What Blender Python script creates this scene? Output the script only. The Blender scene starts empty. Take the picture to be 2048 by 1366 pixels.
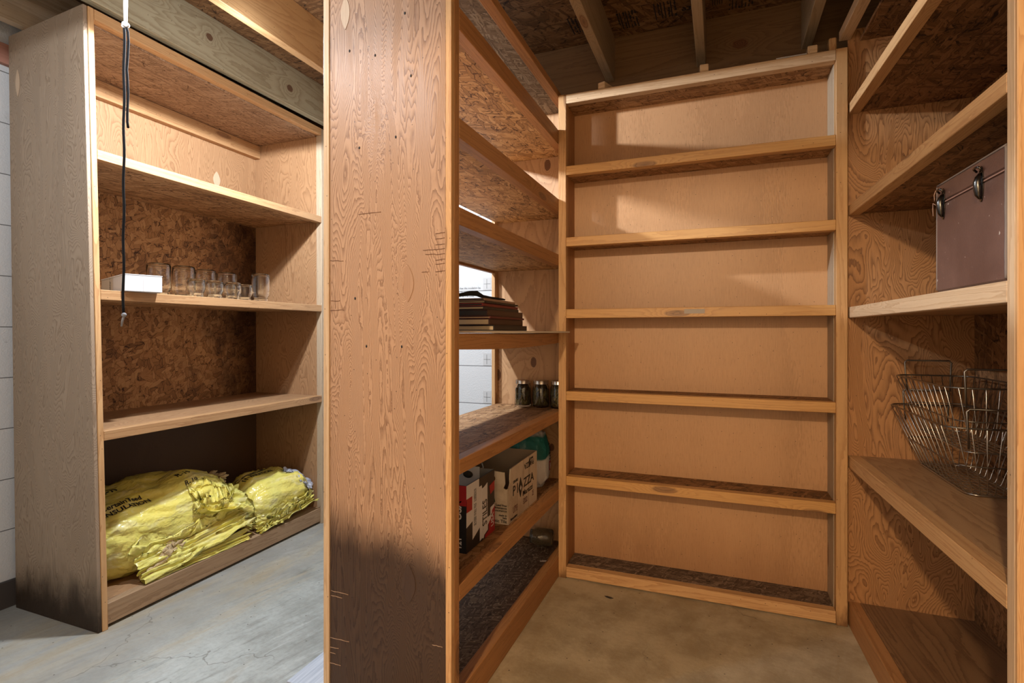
import bpy, bmesh, math, random
from mathutils import Vector, Matrix, noise
from mathutils.bvhtree import BVHTree
R = random.Random(7)
SC = bpy.context.scene
C = SC.collection
PI = math.pi

# ------------------------------------------------------------------ camera
FPX, YAW, HOR, EYE = 1067.0, 0.3736, 665.0, 1.1
cam = bpy.data.cameras.new('camera')
cam.sensor_width = 36.0
cam.lens = 36.0 * FPX / 2048.0
cam.shift_y = -(683.0 - HOR) / 2048.0
cam.clip_start = 0.02
co = bpy.data.objects.new('camera', cam)
co.location = (0, 0, EYE)
co.rotation_euler = (PI / 2, 0, YAW)
C.objects.link(co)
SC.camera = co

# ------------------------------------------------------------------ light
w = bpy.data.worlds.new('world')
SC.world = w
w.use_nodes = True
w.node_tree.nodes['Background'].inputs[0].default_value = (.5, .55, .6, 1)
w.node_tree.nodes['Background'].inputs[1].default_value = .05


def lamp(name, loc, watts, col, rad, down=False):
    """bare bulb; down=True: bulb under a reflector, nothing above the horizontal"""
    l = bpy.data.lights.new(name, 'SPOT' if down else 'POINT')
    l.energy = watts
    l.color = col
    l.shadow_soft_size = rad
    if down:
        l.spot_size = math.radians(180)
        l.spot_blend = 0.0
    o = bpy.data.objects.new(name, l)
    o.location = loc
    C.objects.link(o)
    return o


COOL = (.85, .92, 1.0)
WARM = (1.0, .75, .47)
lamp('storage_bulb', (-1.63, 1.50, 2.17), 92, COOL, .03, True)
lamp('storage_glow', (-1.63, 1.50, 2.17), 2.5, COOL, .03)
lamp('entry_bulb', (-1.45, .62, 2.20), 21, COOL, .03, True)
lamp('entry_glow', (-1.45, .62, 2.20), 1.5, COOL, .03)
lamp('hall_bulb', (-.45, -1.55, 2.22), 140, WARM, .05)
lamp('fill_light', (.35, -1.7, 1.15), 10, WARM, .25)  # added low fill to brighten the shelf undersides, no lamp known there

SC.view_settings.view_transform = 'Standard'
SC.view_settings.look = 'None'
SC.view_settings.exposure = 0.65
SC.view_settings.gamma = 1.0
SC.view_settings.use_curve_mapping = False


# ------------------------------------------------------------------ node helper
class M:
    def __init__(s, name, rough=.6, spec=.4):
        s.mat = bpy.data.materials.new(name)
        s.mat.use_nodes = True
        s.nt = s.mat.node_tree
        s.bsdf = s.nt.nodes['Principled BSDF']
        s.bsdf.inputs['Roughness'].default_value = rough
        s.bsdf.inputs['Specular IOR Level'].default_value = spec
        s._tc = None

    def put(s, sock, v):
        if hasattr(v, 'is_linked'):
            s.nt.links.new(v, sock)
        elif isinstance(v, (tuple, list)):
            if len(v) == 3 and sock.type == 'RGBA':
                v = (*v, 1)
            sock.default_value = v
        else:
            sock.default_value = v

    def n(s, typ, ins=None, out=0, **props):
        nd = s.nt.nodes.new(typ)
        for k, v in props.items():
            setattr(nd, k, v)
        for k, v in (ins or {}).items():
            s.put(nd.inputs[k], v)
        return nd.outputs[out]

    def m(s, op, a, b=0.0, c=0.0, clamp=False):
        return s.n('ShaderNodeMath', {0: a, 1: b, 2: c}, operation=op, use_clamp=clamp)

    def uv(s):
        if s._tc is None:
            s._tc = s.nt.nodes.new('ShaderNodeTexCoord')
        return s._tc.outputs['UV']

    def obj(s):
        s.uv()
        return s._tc.outputs['Object']

    def mulv(s, v, x, y, z=1.0):
        return s.n('ShaderNodeVectorMath', {0: v, 1: (x, y, z)}, operation='MULTIPLY')

    def noise(s, v, scale, detail=2, rough=.5, dist=0, out=0):
        return s.n('ShaderNodeTexNoise', {'Vector': v, 'Scale': scale, 'Detail': detail, 'Roughness': rough, 'Distortion': dist}, out)

    def ramp(s, f, stops, interp='LINEAR'):
        nd = s.nt.nodes.new('ShaderNodeValToRGB')
        cr = nd.color_ramp
        cr.interpolation = interp
        while len(cr.elements) < len(stops):
            cr.elements.new(.5)
        for e, (p, c) in zip(cr.elements, stops):
            e.position = p
            e.color = (*c, 1) if len(c) == 3 else c
        s.put(nd.inputs[0], f)
        return nd.outputs[0]

    def sm(s, f, a, b):
        return s.n('ShaderNodeMapRange', {'Value': f, 'From Min': a, 'From Max': b, 'To Min': 0.0, 'To Max': 1.0}, interpolation_type='SMOOTHSTEP')

    def mix(s, f, a, b, blend='MIX'):
        nd = s.nt.nodes.new('ShaderNodeMix')
        nd.data_type = 'RGBA'
        nd.blend_type = blend
        s.put(nd.inputs['Factor'], f)
        s.put(nd.inputs['A'], a)
        s.put(nd.inputs['B'], b)
        return nd.outputs['Result']

    def bump(s, h, strength=.2, dist=.01):
        b = s.n('ShaderNodeBump', {'Height': h, 'Strength': strength, 'Distance': dist})
        s.nt.links.new(b, s.bsdf.inputs['Normal'])

    def color(s, c):
        s.put(s.bsdf.inputs['Base Color'], c)
        return s.mat


def plain(name, col, rough=.6, metal=0.0, spec=.4):
    m = M(name, rough, spec)
    m.color(col)
    m.bsdf.inputs['Metallic'].default_value = metal
    return m.mat


# ------------------------------------------------------------------ wood family
def wood(name, light, dark, su, sv, K, amt=.55, knots=0.0, rough=.55, fib=.12, spec=.35, low=None, tone=.18, warp=.25, bump=.12, kpts=(), nails=.5):
    """plain-sawn or rotary-cut wood: UV in metres, u along the grain"""
    m = M(name, rough, spec)
    uv = m.uv()
    base = m.noise(m.mulv(uv, su, sv), 1.0, 2.2, .5, warp)
    h = base
    if knots > 0:
        kv = m.n('ShaderNodeVectorMath', {0: m.mulv(uv, 1.9, 7.0), 1: (3.3, 1.7, 0)}, operation='ADD')
        vn = m.nt.nodes.new('ShaderNodeTexVoronoi')
        vn.voronoi_dimensions = '2D'
        vn.inputs['Scale'].default_value = 1.0
        vn.inputs['Randomness'].default_value = .9
        m.put(vn.inputs['Vector'], kv)
        d = vn.outputs['Distance']
        sel = m.m('GREATER_THAN', m.n('ShaderNodeSeparateColor', {0: vn.outputs['Color']}), 1.0 - knots)
        near = m.m('MULTIPLY', m.m('POWER', m.m('SUBTRACT', 1.0, m.sm(d, 0.0, .42)), 2.0), sel)
        h = m.m('ADD', base, m.m('MULTIPLY', near, .45))
        kn = m.m('MULTIPLY', m.m('SUBTRACT', 1.0, m.sm(d, .075, .115)), sel)
    kmask = None
    for (ku, kv_, ru, rv, *kst) in kpts:
        dv = m.n('ShaderNodeVectorMath', {0: uv, 1: (ku, kv_, 0)}, operation='SUBTRACT')
        d = m.n('ShaderNodeVectorMath', {0: m.mulv(dv, 1 / ru, 1 / rv, 0)}, 1, operation='LENGTH')
        d = m.m('ADD', d, m.m('MULTIPLY', m.m('SUBTRACT', m.noise(uv, 60, 2), .5), .35))
        h = m.m('ADD', h, m.m('MULTIPLY', m.m('POWER', 2.718, m.m('MULTIPLY', d, -.55)), .42))
        k1 = m.m('SUBTRACT', 1.0, m.sm(d, .82, 1.05))
        if kst:
            k1 = m.m('MULTIPLY', k1, kst[0])
        kmask = k1 if kmask is None else m.m('MAXIMUM', kmask, k1)
    jit = m.noise(m.mulv(uv, 30, 160), 1.0, 1)
    hh = m.m('ADD', m.m('MULTIPLY', h, K), m.m('MULTIPLY', jit, .55))
    fr = m.m('FRACT', hh)
    up = m.m('POWER', fr, 2.2)
    ln = m.m('MULTIPLY', up, m.m('SUBTRACT', 1.0, m.sm(fr, .90, 1.0)))
    fibre = m.noise(m.mulv(uv, 14, 520), 1.0, 2, .6)
    pore = m.sm(m.noise(m.mulv(uv, 26, 420), 1.0, 2, .7), .60, .72)
    big = m.noise(m.mulv(uv, 1.3, 4.0), 1.0, 2)
    f = m.m('ADD', m.m('MULTIPLY', ln, amt), m.m('MULTIPLY', pore, fib * 1.6))
    f = m.m('ADD', f, m.m('MULTIPLY', m.m('SUBTRACT', fibre, .5), fib * 2))
    f = m.m('ADD', f, m.m('MULTIPLY', m.m('SUBTRACT', big, .5), tone * 2), clamp=True)
    col = m.mix(f, light, dark)
    if knots > 0:
        col = m.mix(m.m('MULTIPLY', kn, .7), col, m.mix(ln, (.20, .09, .04), (.07, .03, .015)))
    if nails > 0:
        vd = m.nt.nodes.new('ShaderNodeTexVoronoi')
        vd.voronoi_dimensions = '2D'
        vd.inputs['Scale'].default_value = 13.0
        m.put(vd.inputs['Vector'], uv)
        dot = m.m('SUBTRACT', 1.0, m.sm(vd.outputs['Distance'], .012, .026))
        pick = m.m('GREATER_THAN', m.n('ShaderNodeSeparateColor', {0: vd.outputs['Color']}, 1), 1 - nails)
        col = m.mix(m.m('MULTIPLY', m.m('MULTIPLY', dot, pick), .85), col, (.03, .018, .012))
    if kmask is not None:
        col = m.mix(m.m('MULTIPLY', kmask, .85), col, m.mix(ln, (.13, .048, .02), (.04, .015, .008)))
    if low:
        col = low(m, col)
    m.bump(m.m('ADD', m.m('MULTIPLY', ln, -.6), m.m('MULTIPLY', fibre, .5)), bump, .003)
    return m.color(col)


def stain_low(z0, z1, dark, strength=.85, freq=9.0, wob=.22, tilt=0.0):
    """a damp stain that climbs from the floor with a ragged edge"""
    def f(m, col):
        o = m.obj()
        z = m.n('ShaderNodeSeparateXYZ', {0: o}, 2)
        n1 = m.noise(m.mulv(o, freq, freq, freq * .35), 1.0, 4, .6)
        zz = m.m('ADD', z, m.m('MULTIPLY', m.m('SUBTRACT', n1, .5), -wob * 2))
        if tilt:
            zz = m.m('ADD', zz, m.m('MULTIPLY', m.n('ShaderNodeSeparateXYZ', {0: o}, 0), tilt))
        k = m.m('MULTIPLY', m.m('SUBTRACT', 1.0, m.sm(zz, z0, z1)), strength)
        return m.mix(k, col, dark, 'MULTIPLY')
    return f


def osb(name, c0, c1, c2, L=.075, W=.02, rough=.65, stain=None, seed=0.0, bump=.35, gaps=.5):
    """pressed strands: several rotated layers of stretched cells with thin dark gaps between flakes"""
    m = M(name, rough, .3)
    uv = m.n('ShaderNodeVectorMath', {0: m.uv(), 1: (seed * 3.1, seed * 1.7, 0)}, operation='ADD')
    wob = m.noise(uv, 16, 3, .6, 0, 1)
    uvw = m.n('ShaderNodeVectorMath', {0: wob, 1: (.5, .5, .5)}, operation='SUBTRACT')
    uvw = m.n('ShaderNodeVectorMath', {0: uvw, 1: (.028, .028, 0)}, operation='MULTIPLY')
    uvw = m.n('ShaderNodeVectorMath', {0: uv, 1: uvw}, operation='ADD')
    val = hei = None
    for i, (ang, kl, kw, thr) in enumerate([(.35, 1, 1, 0), (1.35, .9, 1.1, .40), (-.55, 1.1, .9, .46), (2.4, .8, 1.2, .50), (-1.2, 1.2, .7, .56), (.05, .7, .6, .62)]):
        rv = m.n('ShaderNodeVectorRotate', {'Vector': uvw, 'Angle': ang}, rotation_type='Z_AXIS')
        sv = m.mulv(rv, 1 / (L * kl), 1 / (W * kw))
        vn = m.nt.nodes.new('ShaderNodeTexVoronoi')
        vn.voronoi_dimensions = '2D'
        vn.inputs['Scale'].default_value = 1.0
        m.put(vn.inputs['Vector'], sv)
        sep = m.nt.nodes.new('ShaderNodeSeparateColor')
        m.put(sep.inputs[0], vn.outputs['Color'])
        fb = m.noise(m.mulv(sv, 1.1, 10), 1.0, 2, .6)
        v = m.m('ADD', m.m('ADD', m.m('MULTIPLY', sep.outputs[0], .5), .32), m.m('MULTIPLY', m.m('SUBTRACT', fb, .5), .75))
        if i in (0, 2, 4, 5):
            ve = m.nt.nodes.new('ShaderNodeTexVoronoi')
            ve.voronoi_dimensions = '2D'
            ve.feature = 'DISTANCE_TO_EDGE'
            ve.inputs['Scale'].default_value = 1.0
            m.put(ve.inputs['Vector'], sv)
            ed = m.m('SUBTRACT', 1.0, m.sm(ve.outputs['Distance'], .0, .11))
            v = m.m('SUBTRACT', v, m.m('MULTIPLY', ed, m.m('MULTIPLY', m.m('ADD', sep.outputs[2], .35), gaps)))
        if i == 0:
            val, hei = v, sep.outputs[2]
        else:
            k = m.m('GREATER_THAN', sep.outputs[1], thr)
            nd = m.nt.nodes.new('ShaderNodeMix')
            m.put(nd.inputs[0], k); m.put(nd.inputs[2], val); m.put(nd.inputs[3], v)
            val = nd.outputs[0]
            nd = m.nt.nodes.new('ShaderNodeMix')
            m.put(nd.inputs[0], k); m.put(nd.inputs[2], hei); m.put(nd.inputs[3], sep.outputs[2])
            hei = nd.outputs[0]
    # slivers of dark void between strands
    rv = m.n('ShaderNodeVectorRotate', {'Vector': uvw, 'Angle': .9}, rotation_type='Z_AXIS')
    g1 = m.sm(m.noise(m.mulv(uvw, 1.3 / L, .9 / W), 1.0, 3, .65, .9), .60, .70)
    g2 = m.sm(m.noise(m.mulv(rv, 1.1 / L, .9 / W), 1.0, 3, .65, .9), .62, .71)
    val = m.m('SUBTRACT', val, m.m('MULTIPLY', m.m('MAXIMUM', g1, g2), gaps * .9))
    big = m.noise(uv, 2.5, 3, .6)
    val = m.m('ADD', val, m.m('MULTIPLY', m.m('SUBTRACT', big, .5), .4), clamp=True)
    col = m.ramp(val, [(0.0, c0), (.28, tuple(.5 * a + .5 * b for a, b in zip(c0, c1))), (.52, c1), (.95, c2)])
    if stain:
        col = stain(m, col)
    m.bump(m.m('ADD', hei, m.m('MULTIPLY', val, .8)), bump, .004)
    return m.color(col)


def mould(y0, y1, dark=(.10, .07, .06), strength=.9):
    """dark mould creeping along the y axis of the unit and up from its foot"""
    def f(m, col):
        o = m.obj()
        sx = m.nt.nodes.new('ShaderNodeSeparateXYZ')
        m.put(sx.inputs[0], o)
        n1 = m.noise(o, 7, 5, .65)
        a = m.m('ADD', sx.outputs[1], m.m('MULTIPLY', m.m('SUBTRACT', n1, .5), .7))
        return m.mix(m.m('MULTIPLY', m.sm(a, y0, y1), strength), col, dark, 'MULTIPLY')
    return f


# plywoods
PLY_PILLAR = wood('fir_plywood_end_panel', (.42, .255, .155), (.11, .042, .017), 1.1, 8.5, 70, .78, 0, .43, .13, .32,
                  stain_low(.42, .58, (.105, .09, .085), .95, 5.0, .10, .24), .16, .35, .2,
                  [(1.238, -0.820, .075, .03, .0), (0.393, -0.817, .08, .034, .0), (1.72, -.93, .09, .02, 0), (.9, -1.02, .08, .02, 0)])
PATCH_P = wood('pillar_patch', (.37, .215, .125), (.15, .06, .025), .8, 15, 30, .5, 0, .36, .12, .4,
               stain_low(.42, .58, (.105, .09, .085), .95, 5.0, .10, .24), .12, .1)
PLY_GREY = wood('weathered_plywood', (.335, .25, .175), (.125, .075, .04), 2.4, 8.5, 60, .62, 0, .6, .13, .3,
                stain_low(.05, .25, (.07, .05, .035), .95, 8.0, .16), .18, .6, .2)
PLY_IN = wood('fir_plywood', (.50, .29, .15), (.20, .08, .03), 1.6, 7.5, 36, .68, 0, .5, .12, .35, None, .14, .5, .2)
PLY_PALE = wood('pale_fir_plywood', (.37, .21, .105), (.14, .058, .022), 1.5, 7.5, 40, .60, 0, .5, .12, .35, None, .14, .45, .2)
PLY_KNOT = wood('knotty_pine_plywood', (.52, .30, .15), (.22, .09, .033), 1.1, 4.5, 20, .5, 0, .5, .10, .35, None, .12, .3, .2,
                [(1.918, -.790, .030, .017), (.954, -.862, .028, .016), (.885, -1.055, .032, .02), (.54, -.769, .02, .014)])
PLY_ORANGE = wood('orange_fir_plywood', (.44, .215, .085), (.115, .040, .014), 2.3, 6.5, 42, .85, 0, .5, .10, .35, None, .14, .8, .2)
PLY_DARK = wood('dark_fir_plywood_shelf', (.24, .13, .06), (.085, .034, .014), .9, 6.0, 17, .75, 0, .5, .14, .35, None, .2, .4, .2)
PLY_SHELF = wood('fir_shelf_board', (.40, .24, .12), (.19, .085, .034), .9, 6.0, 17, .6, 0, .5, .12, .35, None, .2, .3, .2)
PATCH = wood('plywood_patch', (.50, .36, .24), (.40, .26, .16), .8, 9, 14, .3, 0, .5, .06, .3)
BOARD_DK = wood('dark_hardboard', (.10, .056, .03), (.06, .033, .018), 2, 3, 4, .3, 0, .6)
LUAN = wood('luan_panel', (.51, .285, .14), (.21, .095, .036), .45, 2.2, 3.0, .24, 0, .42, .34, .45,
            stain_low(.02, .30, (.62, .52, .46), .6, 4.5, .2), .14, .2, .1)
# lumber
LUM = wood('pine_lumber', (.58, .345, .16), (.32, .135, .045), .7, 17, 15, .62, .28, .5, .13, .35, None, .16, .2)
LUM_O = wood('amber_pine_lumber', (.56, .305, .105), (.31, .125, .034), .7, 17, 13, .5, .3, .42, .13, .45, None, .18, .2)
LUM_D = wood('brown_pine_lumber', (.42, .20, .075), (.20, .078, .025), .7, 17, 14, .6, .25, .5, .13, .35, None, .18, .2)
LUM_P = wood('pale_pine_lumber', (.61, .43, .265), (.38, .215, .10), .7, 17, 15, .6, .22, .5, .12, .35, None, .14, .2)
LUM_W = wood('worn_post_lumber', (.54, .31, .135), (.28, .12, .04), .7, 15, 13, .55, .2, .5, .12, .35,
             stain_low(-.02, .09, (.20, .14, .11), .85, 30, .1), .16, .2)
LUM_L = wood('storage_pine_lumber', (.44, .25, .115), (.23, .10, .036), .7, 17, 15, .6, .2, .5, .13, .35, None, .16, .2)
LUM_B = wood('weathered_bottom_rail', (.36, .235, .135), (.17, .09, .042), .7, 15, 13, .6, .2, .6, .14, .3, None, .25, .2)
LUM_G = wood('green_treated_lumber', (.40, .36, .245), (.205, .155, .085), .7, 8.5, 18, .7, 0, .6, .13, .3, None, .2, .35, .12,
             [(1.44, 2.445, .030, .022), (1.70, 2.40, .018, .016), (2.17, 2.375, .022, .018)])
LUM_J = wood('joist_lumber', (.50, .31, .145), (.27, .125, .05), .6, 9, 16, .55, .3, .6, .12, .3, None, .2, .3)
LUM_R = wood('rim_board_lumber', (.17, .095, .042), (.085, .04, .016), .5, 9, 17, .6, 0, .6, .13, .3, None, .2, .3, .12,
             [(.077, 2.359, .034, .022)])
LUM_JP = wood('pale_joist_lumber', (.36, .26, .16), (.20, .13, .065), .6, 12, 15, .55, .3, .6, .13, .3, None, .2, .3)
LUM_GREY = wood('grey_edge_lumber', (.44, .34, .235), (.25, .165, .095), .7, 16, 14, .55, .15, .6, .13, .3)
# osb
OSB_L = osb('osb_light', (.08, .03, .011), (.50, .28, .12), (.70, .46, .24), .10, .022, gaps=.62)
OSB_M = osb('osb_brown', (.065, .027, .011), (.33, .17, .072), (.50, .30, .15), .10, .019, seed=2)
OSB_D = osb('osb_dark', (.022, .009, .004), (.22, .105, .04), (.37, .19, .085), .12, .016, seed=4)
OSB_W = osb('waferboard', (.045, .018, .008), (.36, .175, .065), (.54, .31, .135), .05, .026, stain=mould(.12, .58), seed=1, gaps=.42)
OSB_G = osb('osb_grey_face', (.07, .052, .038), (.20, .145, .105), (.46, .40, .32), .16, .012, seed=6, bump=.25, gaps=.35)
OSB_F = osb('osb_dirty_floor', (.03, .02, .015), (.125, .08, .055), (.34, .255, .19), .07, .010, seed=8)
OSB_TOP = osb('osb_top_panel', (.085, .042, .022), (.33, .205, .125), (.46, .32, .21), .12, .010, seed=9)
SUBFLOOR = osb('osb_subfloor', (.028, .013, .006), (.19, .095, .038), (.31, .175, .08), .12, .020, seed=5)


def concrete():
    m = M('concrete', .62, .35)
    o = m.obj()
    a = m.noise(o, 1.4, 6, .6)
    b = m.noise(o, 5, 6, .65)
    c = m.noise(o, 60, 3, .6)
    st = m.noise(m.mulv(o, 7, 1.4, 1), 1.0, 5, .65, .6)
    st2 = m.noise(m.mulv(m.n('ShaderNodeVectorRotate', {'Vector': o, 'Angle': .25}, rotation_type='Z_AXIS'), 34, 5, 1), 1.0, 5, .7, .5)
    f = m.m('ADD', m.m('MULTIPLY', a, .6), m.m('MULTIPLY', b, .4))
    col = m.ramp(f, [(.26, (.13, .13, .118)), (.45, (.265, .275, .255)), (.58, (.39, .41, .39)), (.76, (.53, .555, .54))])
    col = m.mix(m.m('MULTIPLY', m.sm(st, .56, .72), .45), col, (.30, .235, .15))
    col = m.mix(m.m('MULTIPLY', m.sm(m.noise(m.mulv(o, 2.6, 1.2, 1), 1.7, 5, .7, .4), .60, .74), .55), col, (.58, .60, .57))
    col = m.mix(m.m('MULTIPLY', m.sm(c, .42, .72), .2), col, (.13, .12, .10))
    col = m.mix(m.m('MULTIPLY', m.sm(st2, .50, .72), .5), col, (.14, .135, .12))
    col = m.mix(m.m('MULTIPLY', m.sm(st2, .48, .28), .30), col, (.62, .64, .62))
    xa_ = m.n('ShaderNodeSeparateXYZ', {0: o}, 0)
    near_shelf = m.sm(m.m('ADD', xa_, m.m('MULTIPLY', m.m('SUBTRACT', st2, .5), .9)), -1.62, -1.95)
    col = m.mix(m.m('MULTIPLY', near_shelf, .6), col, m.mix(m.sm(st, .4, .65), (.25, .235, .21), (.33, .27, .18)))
    # ochre on the pantry half: some dust, mostly warm lamp light put into the colour
    x = m.n('ShaderNodeSeparateXYZ', {0: o}, 0)
    xx = m.m('ADD', x, m.m('MULTIPLY', m.m('SUBTRACT', b, .5), .5))
    col = m.mix(m.m('MULTIPLY', m.sm(xx, -1.05, -.7), .72), col, m.mix(m.sm(b, .35, .65), (.36, .26, .135), (.54, .42, .25)))
    # hairline cracks and dark blots
    vn = m.nt.nodes.new('ShaderNodeTexVoronoi')
    vn.feature = 'DISTANCE_TO_EDGE'
    vn.inputs['Scale'].default_value = 1.15
    wv = m.n('ShaderNodeVectorMath', {0: o, 1: m.n('ShaderNodeVectorMath', {0: m.noise(o, 3.5, 4, .6, 0, 1), 1: (.35, .35, 0)}, operation='MULTIPLY')}, operation='ADD')
    m.put(vn.inputs['Vector'], wv)
    cr = m.m('MULTIPLY', m.m('SUBTRACT', 1.0, m.sm(vn.outputs['Distance'], .0008, .0035)), m.sm(a, .48, .56))
    col = m.mix(m.m('MULTIPLY', cr, .5), col, (.09, .08, .065))
    sp = m.noise(m.mulv(o, 3.2, 6, 1), 1.3, 5, .7, 1.0)
    col = m.mix(m.m('MULTIPLY', m.sm(sp, .70, .76), .6), col, (.07, .07, .06))
    vd = m.nt.nodes.new('ShaderNodeTexVoronoi')
    vd.voronoi_dimensions = '2D'
    vd.inputs['Scale'].default_value = 9.0
    m.put(vd.inputs['Vector'], o)
    dot = m.m('SUBTRACT', 1.0, m.sm(m.m('ADD', vd.outputs['Distance'], m.m('MULTIPLY', m.m('SUBTRACT', c, .5), .03)), .014, .030))
    col = m.mix(m.m('MULTIPLY', m.m('MULTIPLY', dot, m.m('GREATER_THAN', m.n('ShaderNodeSeparateColor', {0: vd.outputs['Color']}, 1), .45)), .8), col, (.04, .03, .02))
    m.bump(m.m('ADD', m.m('MULTIPLY', c, .3), b), .25, .01)
    return m.color(col)


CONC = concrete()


def foamwall():
    m = M('white_foam_block', .75, .25)
    uv = m.uv()
    br = m.nt.nodes.new('ShaderNodeTexBrick')
    br.inputs['Scale'].default_value = 1.0
    br.inputs['Brick Width'].default_value = 1.22
    br.inputs['Row Height'].default_value = .2035
    br.inputs['Mortar Size'].default_value = .0022
    br.inputs['Mortar Smooth'].default_value = .2
    br.inputs['Color1'].default_value = (.60, .61, .62, 1)
    br.inputs['Color2'].default_value = (.56, .57, .58, 1)
    br.inputs['Mortar'].default_value = (.16, .16, .16, 1)
    m.put(br.inputs['Vector'], m.n('ShaderNodeVectorMath', {0: uv, 1: (.30, .0985, 0)}, operation='ADD'))
    bead = m.nt.nodes.new('ShaderNodeTexVoronoi')
    bead.inputs['Scale'].default_value = 160
    m.put(bead.inputs['Vector'], uv)
    dirt = m.noise(uv, 9, 5, .65)
    col = m.mix(m.m('MULTIPLY', m.sm(dirt, .60, .75), .35), br.outputs['Color'], (.34, .33, .32))
    scr = m.noise(m.mulv(uv, 26, 60), 1.0, 4, .7)
    col = m.mix(m.m('MULTIPLY', m.sm(scr, .68, .74), .7), col, (.12, .12, .12))
    m.bump(bead.outputs['Distance'], .2, .004)
    return m.color(col)


FOAM = foamwall()
BASE_DK = plain('dark_base_strip', (.055, .045, .04), .7)
PAINT = plain('painted_wall', (.62, .56, .48), .8)
SILL = wood('pink_sill_plate', (.36, .17, .12), (.22, .09, .06), .7, 14, 10, .4, 0, .7)

# object materials
CARD_W = M('white_card', .55)
CARD_W.color(CARD_W.mix(CARD_W.m('MULTIPLY', CARD_W.sm(CARD_W.noise(CARD_W.obj(), 14, 4, .6), .5, .75), .35), (.60, .60, .62), (.50, .475, .45)))
CARD_W = CARD_W.mat
CARD_TILE = M('stained_white_corrugated_card', .7)
_o = CARD_TILE.obj()
_c = CARD_TILE.mix(CARD_TILE.sm(CARD_TILE.noise(_o, 9, 5, .65), .42, .7), (.62, .53, .42), (.44, .35, .25))
_z = CARD_TILE.noise(CARD_TILE.mulv(_o, 55, 55, 2.5), 1.0, 3, .6)
_c = CARD_TILE.mix(CARD_TILE.m('MULTIPLY', CARD_TILE.sm(_z, .56, .70), .5), _c, (.28, .20, .13))
CARD_TILE.bump(_z, .25, .004)
CARD_TILE.color(_c)
CARD_TILE = CARD_TILE.mat
CARD_IN = plain('brown_corrugated_card', (.30, .215, .135), .8)
CARD_GREY = plain('grey_card_inside', (.26, .255, .25), .75)
INK = plain('black_ink', (.012, .012, .014), .6)
INK_G = plain('grey_ink', (.10, .10, .10), .6)
INK_GRN = plain('green_ink', (.01, .09, .05), .6)
INK_MAR = plain('maroon_ink', (.14, .05, .05), .7)
RED = plain('red_print', (.36, .018, .022), .45)
WHITE = plain('white_print', (.66, .64, .63), .5)
BLACK = plain('black_print', (.016, .016, .018), .4)
CHROME = plain('chrome_wire', (.50, .48, .44), .28, 1.0)
CHROME_D = plain('tarnished_wire', (.24, .22, .19), .38, 1.0)
BRASSY = plain('dark_steel_latch', (.085, .08, .075), .25, 1.0)
TIN = plain('tin_lid', (.62, .58, .52), .28, 1.0)
CORD_W = plain('white_string', (.62, .60, .57), .8)
CORD_K = plain('black_cord', (.009, .009, .010), .85, 0, .15)


def glassm(name, col=(1, 1, 1), rough=.02):
    m = M(name, rough)
    m.bsdf.inputs['Transmission Weight'].default_value = 1.0
    m.bsdf.inputs['IOR'].default_value = 1.38
    m.color(col)
    return m.mat


GLASS = glassm('clear_jar_glass', (.98, .99, .985))
GLASS_D = M('dusty_jar_glass', .14)
GLASS_D.bsdf.inputs['Transmission Weight'].default_value = .88
GLASS_D.color(GLASS_D.mix(GLASS_D.noise(GLASS_D.obj(), 30, 4), (.62, .54, .40), (.40, .33, .23)))
GLASS_D = GLASS_D.mat


def plastic():
    """thin film, crumpled into facets and long pull creases"""
    m = M('yellow_plastic_film', .27, .5)
    o = m.obj()
    wob = m.noise(o, 9, 3, .6, 0, 1)
    ow = m.n('ShaderNodeVectorMath', {0: o, 1: m.n('ShaderNodeVectorMath', {0: wob, 1: (.10, .10, .10)}, operation='MULTIPLY')}, operation='ADD')
    h = None
    for sc, k in (((16, 6, 16), 1.0), ((38, 15, 38), .5), ((80, 40, 80), .22)):
        vn = m.nt.nodes.new('ShaderNodeTexVoronoi')
        vn.inputs['Scale'].default_value = 1.0
        m.put(vn.inputs['Vector'], m.mulv(ow, *sc))
        q = m.m('MULTIPLY', vn.outputs['Distance'], k)
        h = q if h is None else m.m('ADD', h, q)
    col = m.mix(m.sm(m.noise(o, 5, 4), .35, .7), (.76, .64, .13), (.68, .63, .17))
    pale = m.sm(m.noise(m.mulv(o, 24, 9, 24), 1.0, 4, .6, .6), .50, .68)
    col = m.mix(m.m('MULTIPLY', pale, .5), col, (.80, .74, .42))
    m.bump(h, .40, .02)
    return m.color(col)


YEL = plastic()
YEL_GREY = plain('grey_printed_film', (.42, .43, .50), .3)
FLUFF = M('tan_insulation', .9)
_f = FLUFF.noise(FLUFF.obj(), 45, 5, .65)
FLUFF.bump(_f, .8, .01)
FLUFF.color(FLUFF.mix(_f, (.34, .22, .09), (.68, .54, .32)))
FLUFF = FLUFF.mat


def leather():
    m = M('worn_brown_leatherette', .42, .45)
    o = m.obj()
    a = m.noise(o, 6, 5, .6)
    col = m.mix(m.sm(a, .35, .7), (.095, .047, .036), (.135, .072, .056))
    fl = m.noise(o, 95, 2, .5)
    col = m.mix(m.sm(fl, .735, .76), col, (.50, .42, .36))
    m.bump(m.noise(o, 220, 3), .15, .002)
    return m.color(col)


LEATHER = leather()
LEATHER_E = plain('frayed_leather_edge', (.20, .155, .13), .8)
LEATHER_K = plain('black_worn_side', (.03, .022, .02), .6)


def vinyl():
    m = M('blue_grey_vinyl_plank', .4)
    uv = m.uv()
    f = m.noise(m.mulv(uv, 4, 90), 1.0, 4, .6)
    return m.color(m.mix(m.sm(f, .35, .7), (.36, .40, .47), (.50, .54, .60)))


VINYL = vinyl()


# ------------------------------------------------------------------ mesh helpers
WARP = None       # transform applied to every vertex of the unit being built


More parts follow.
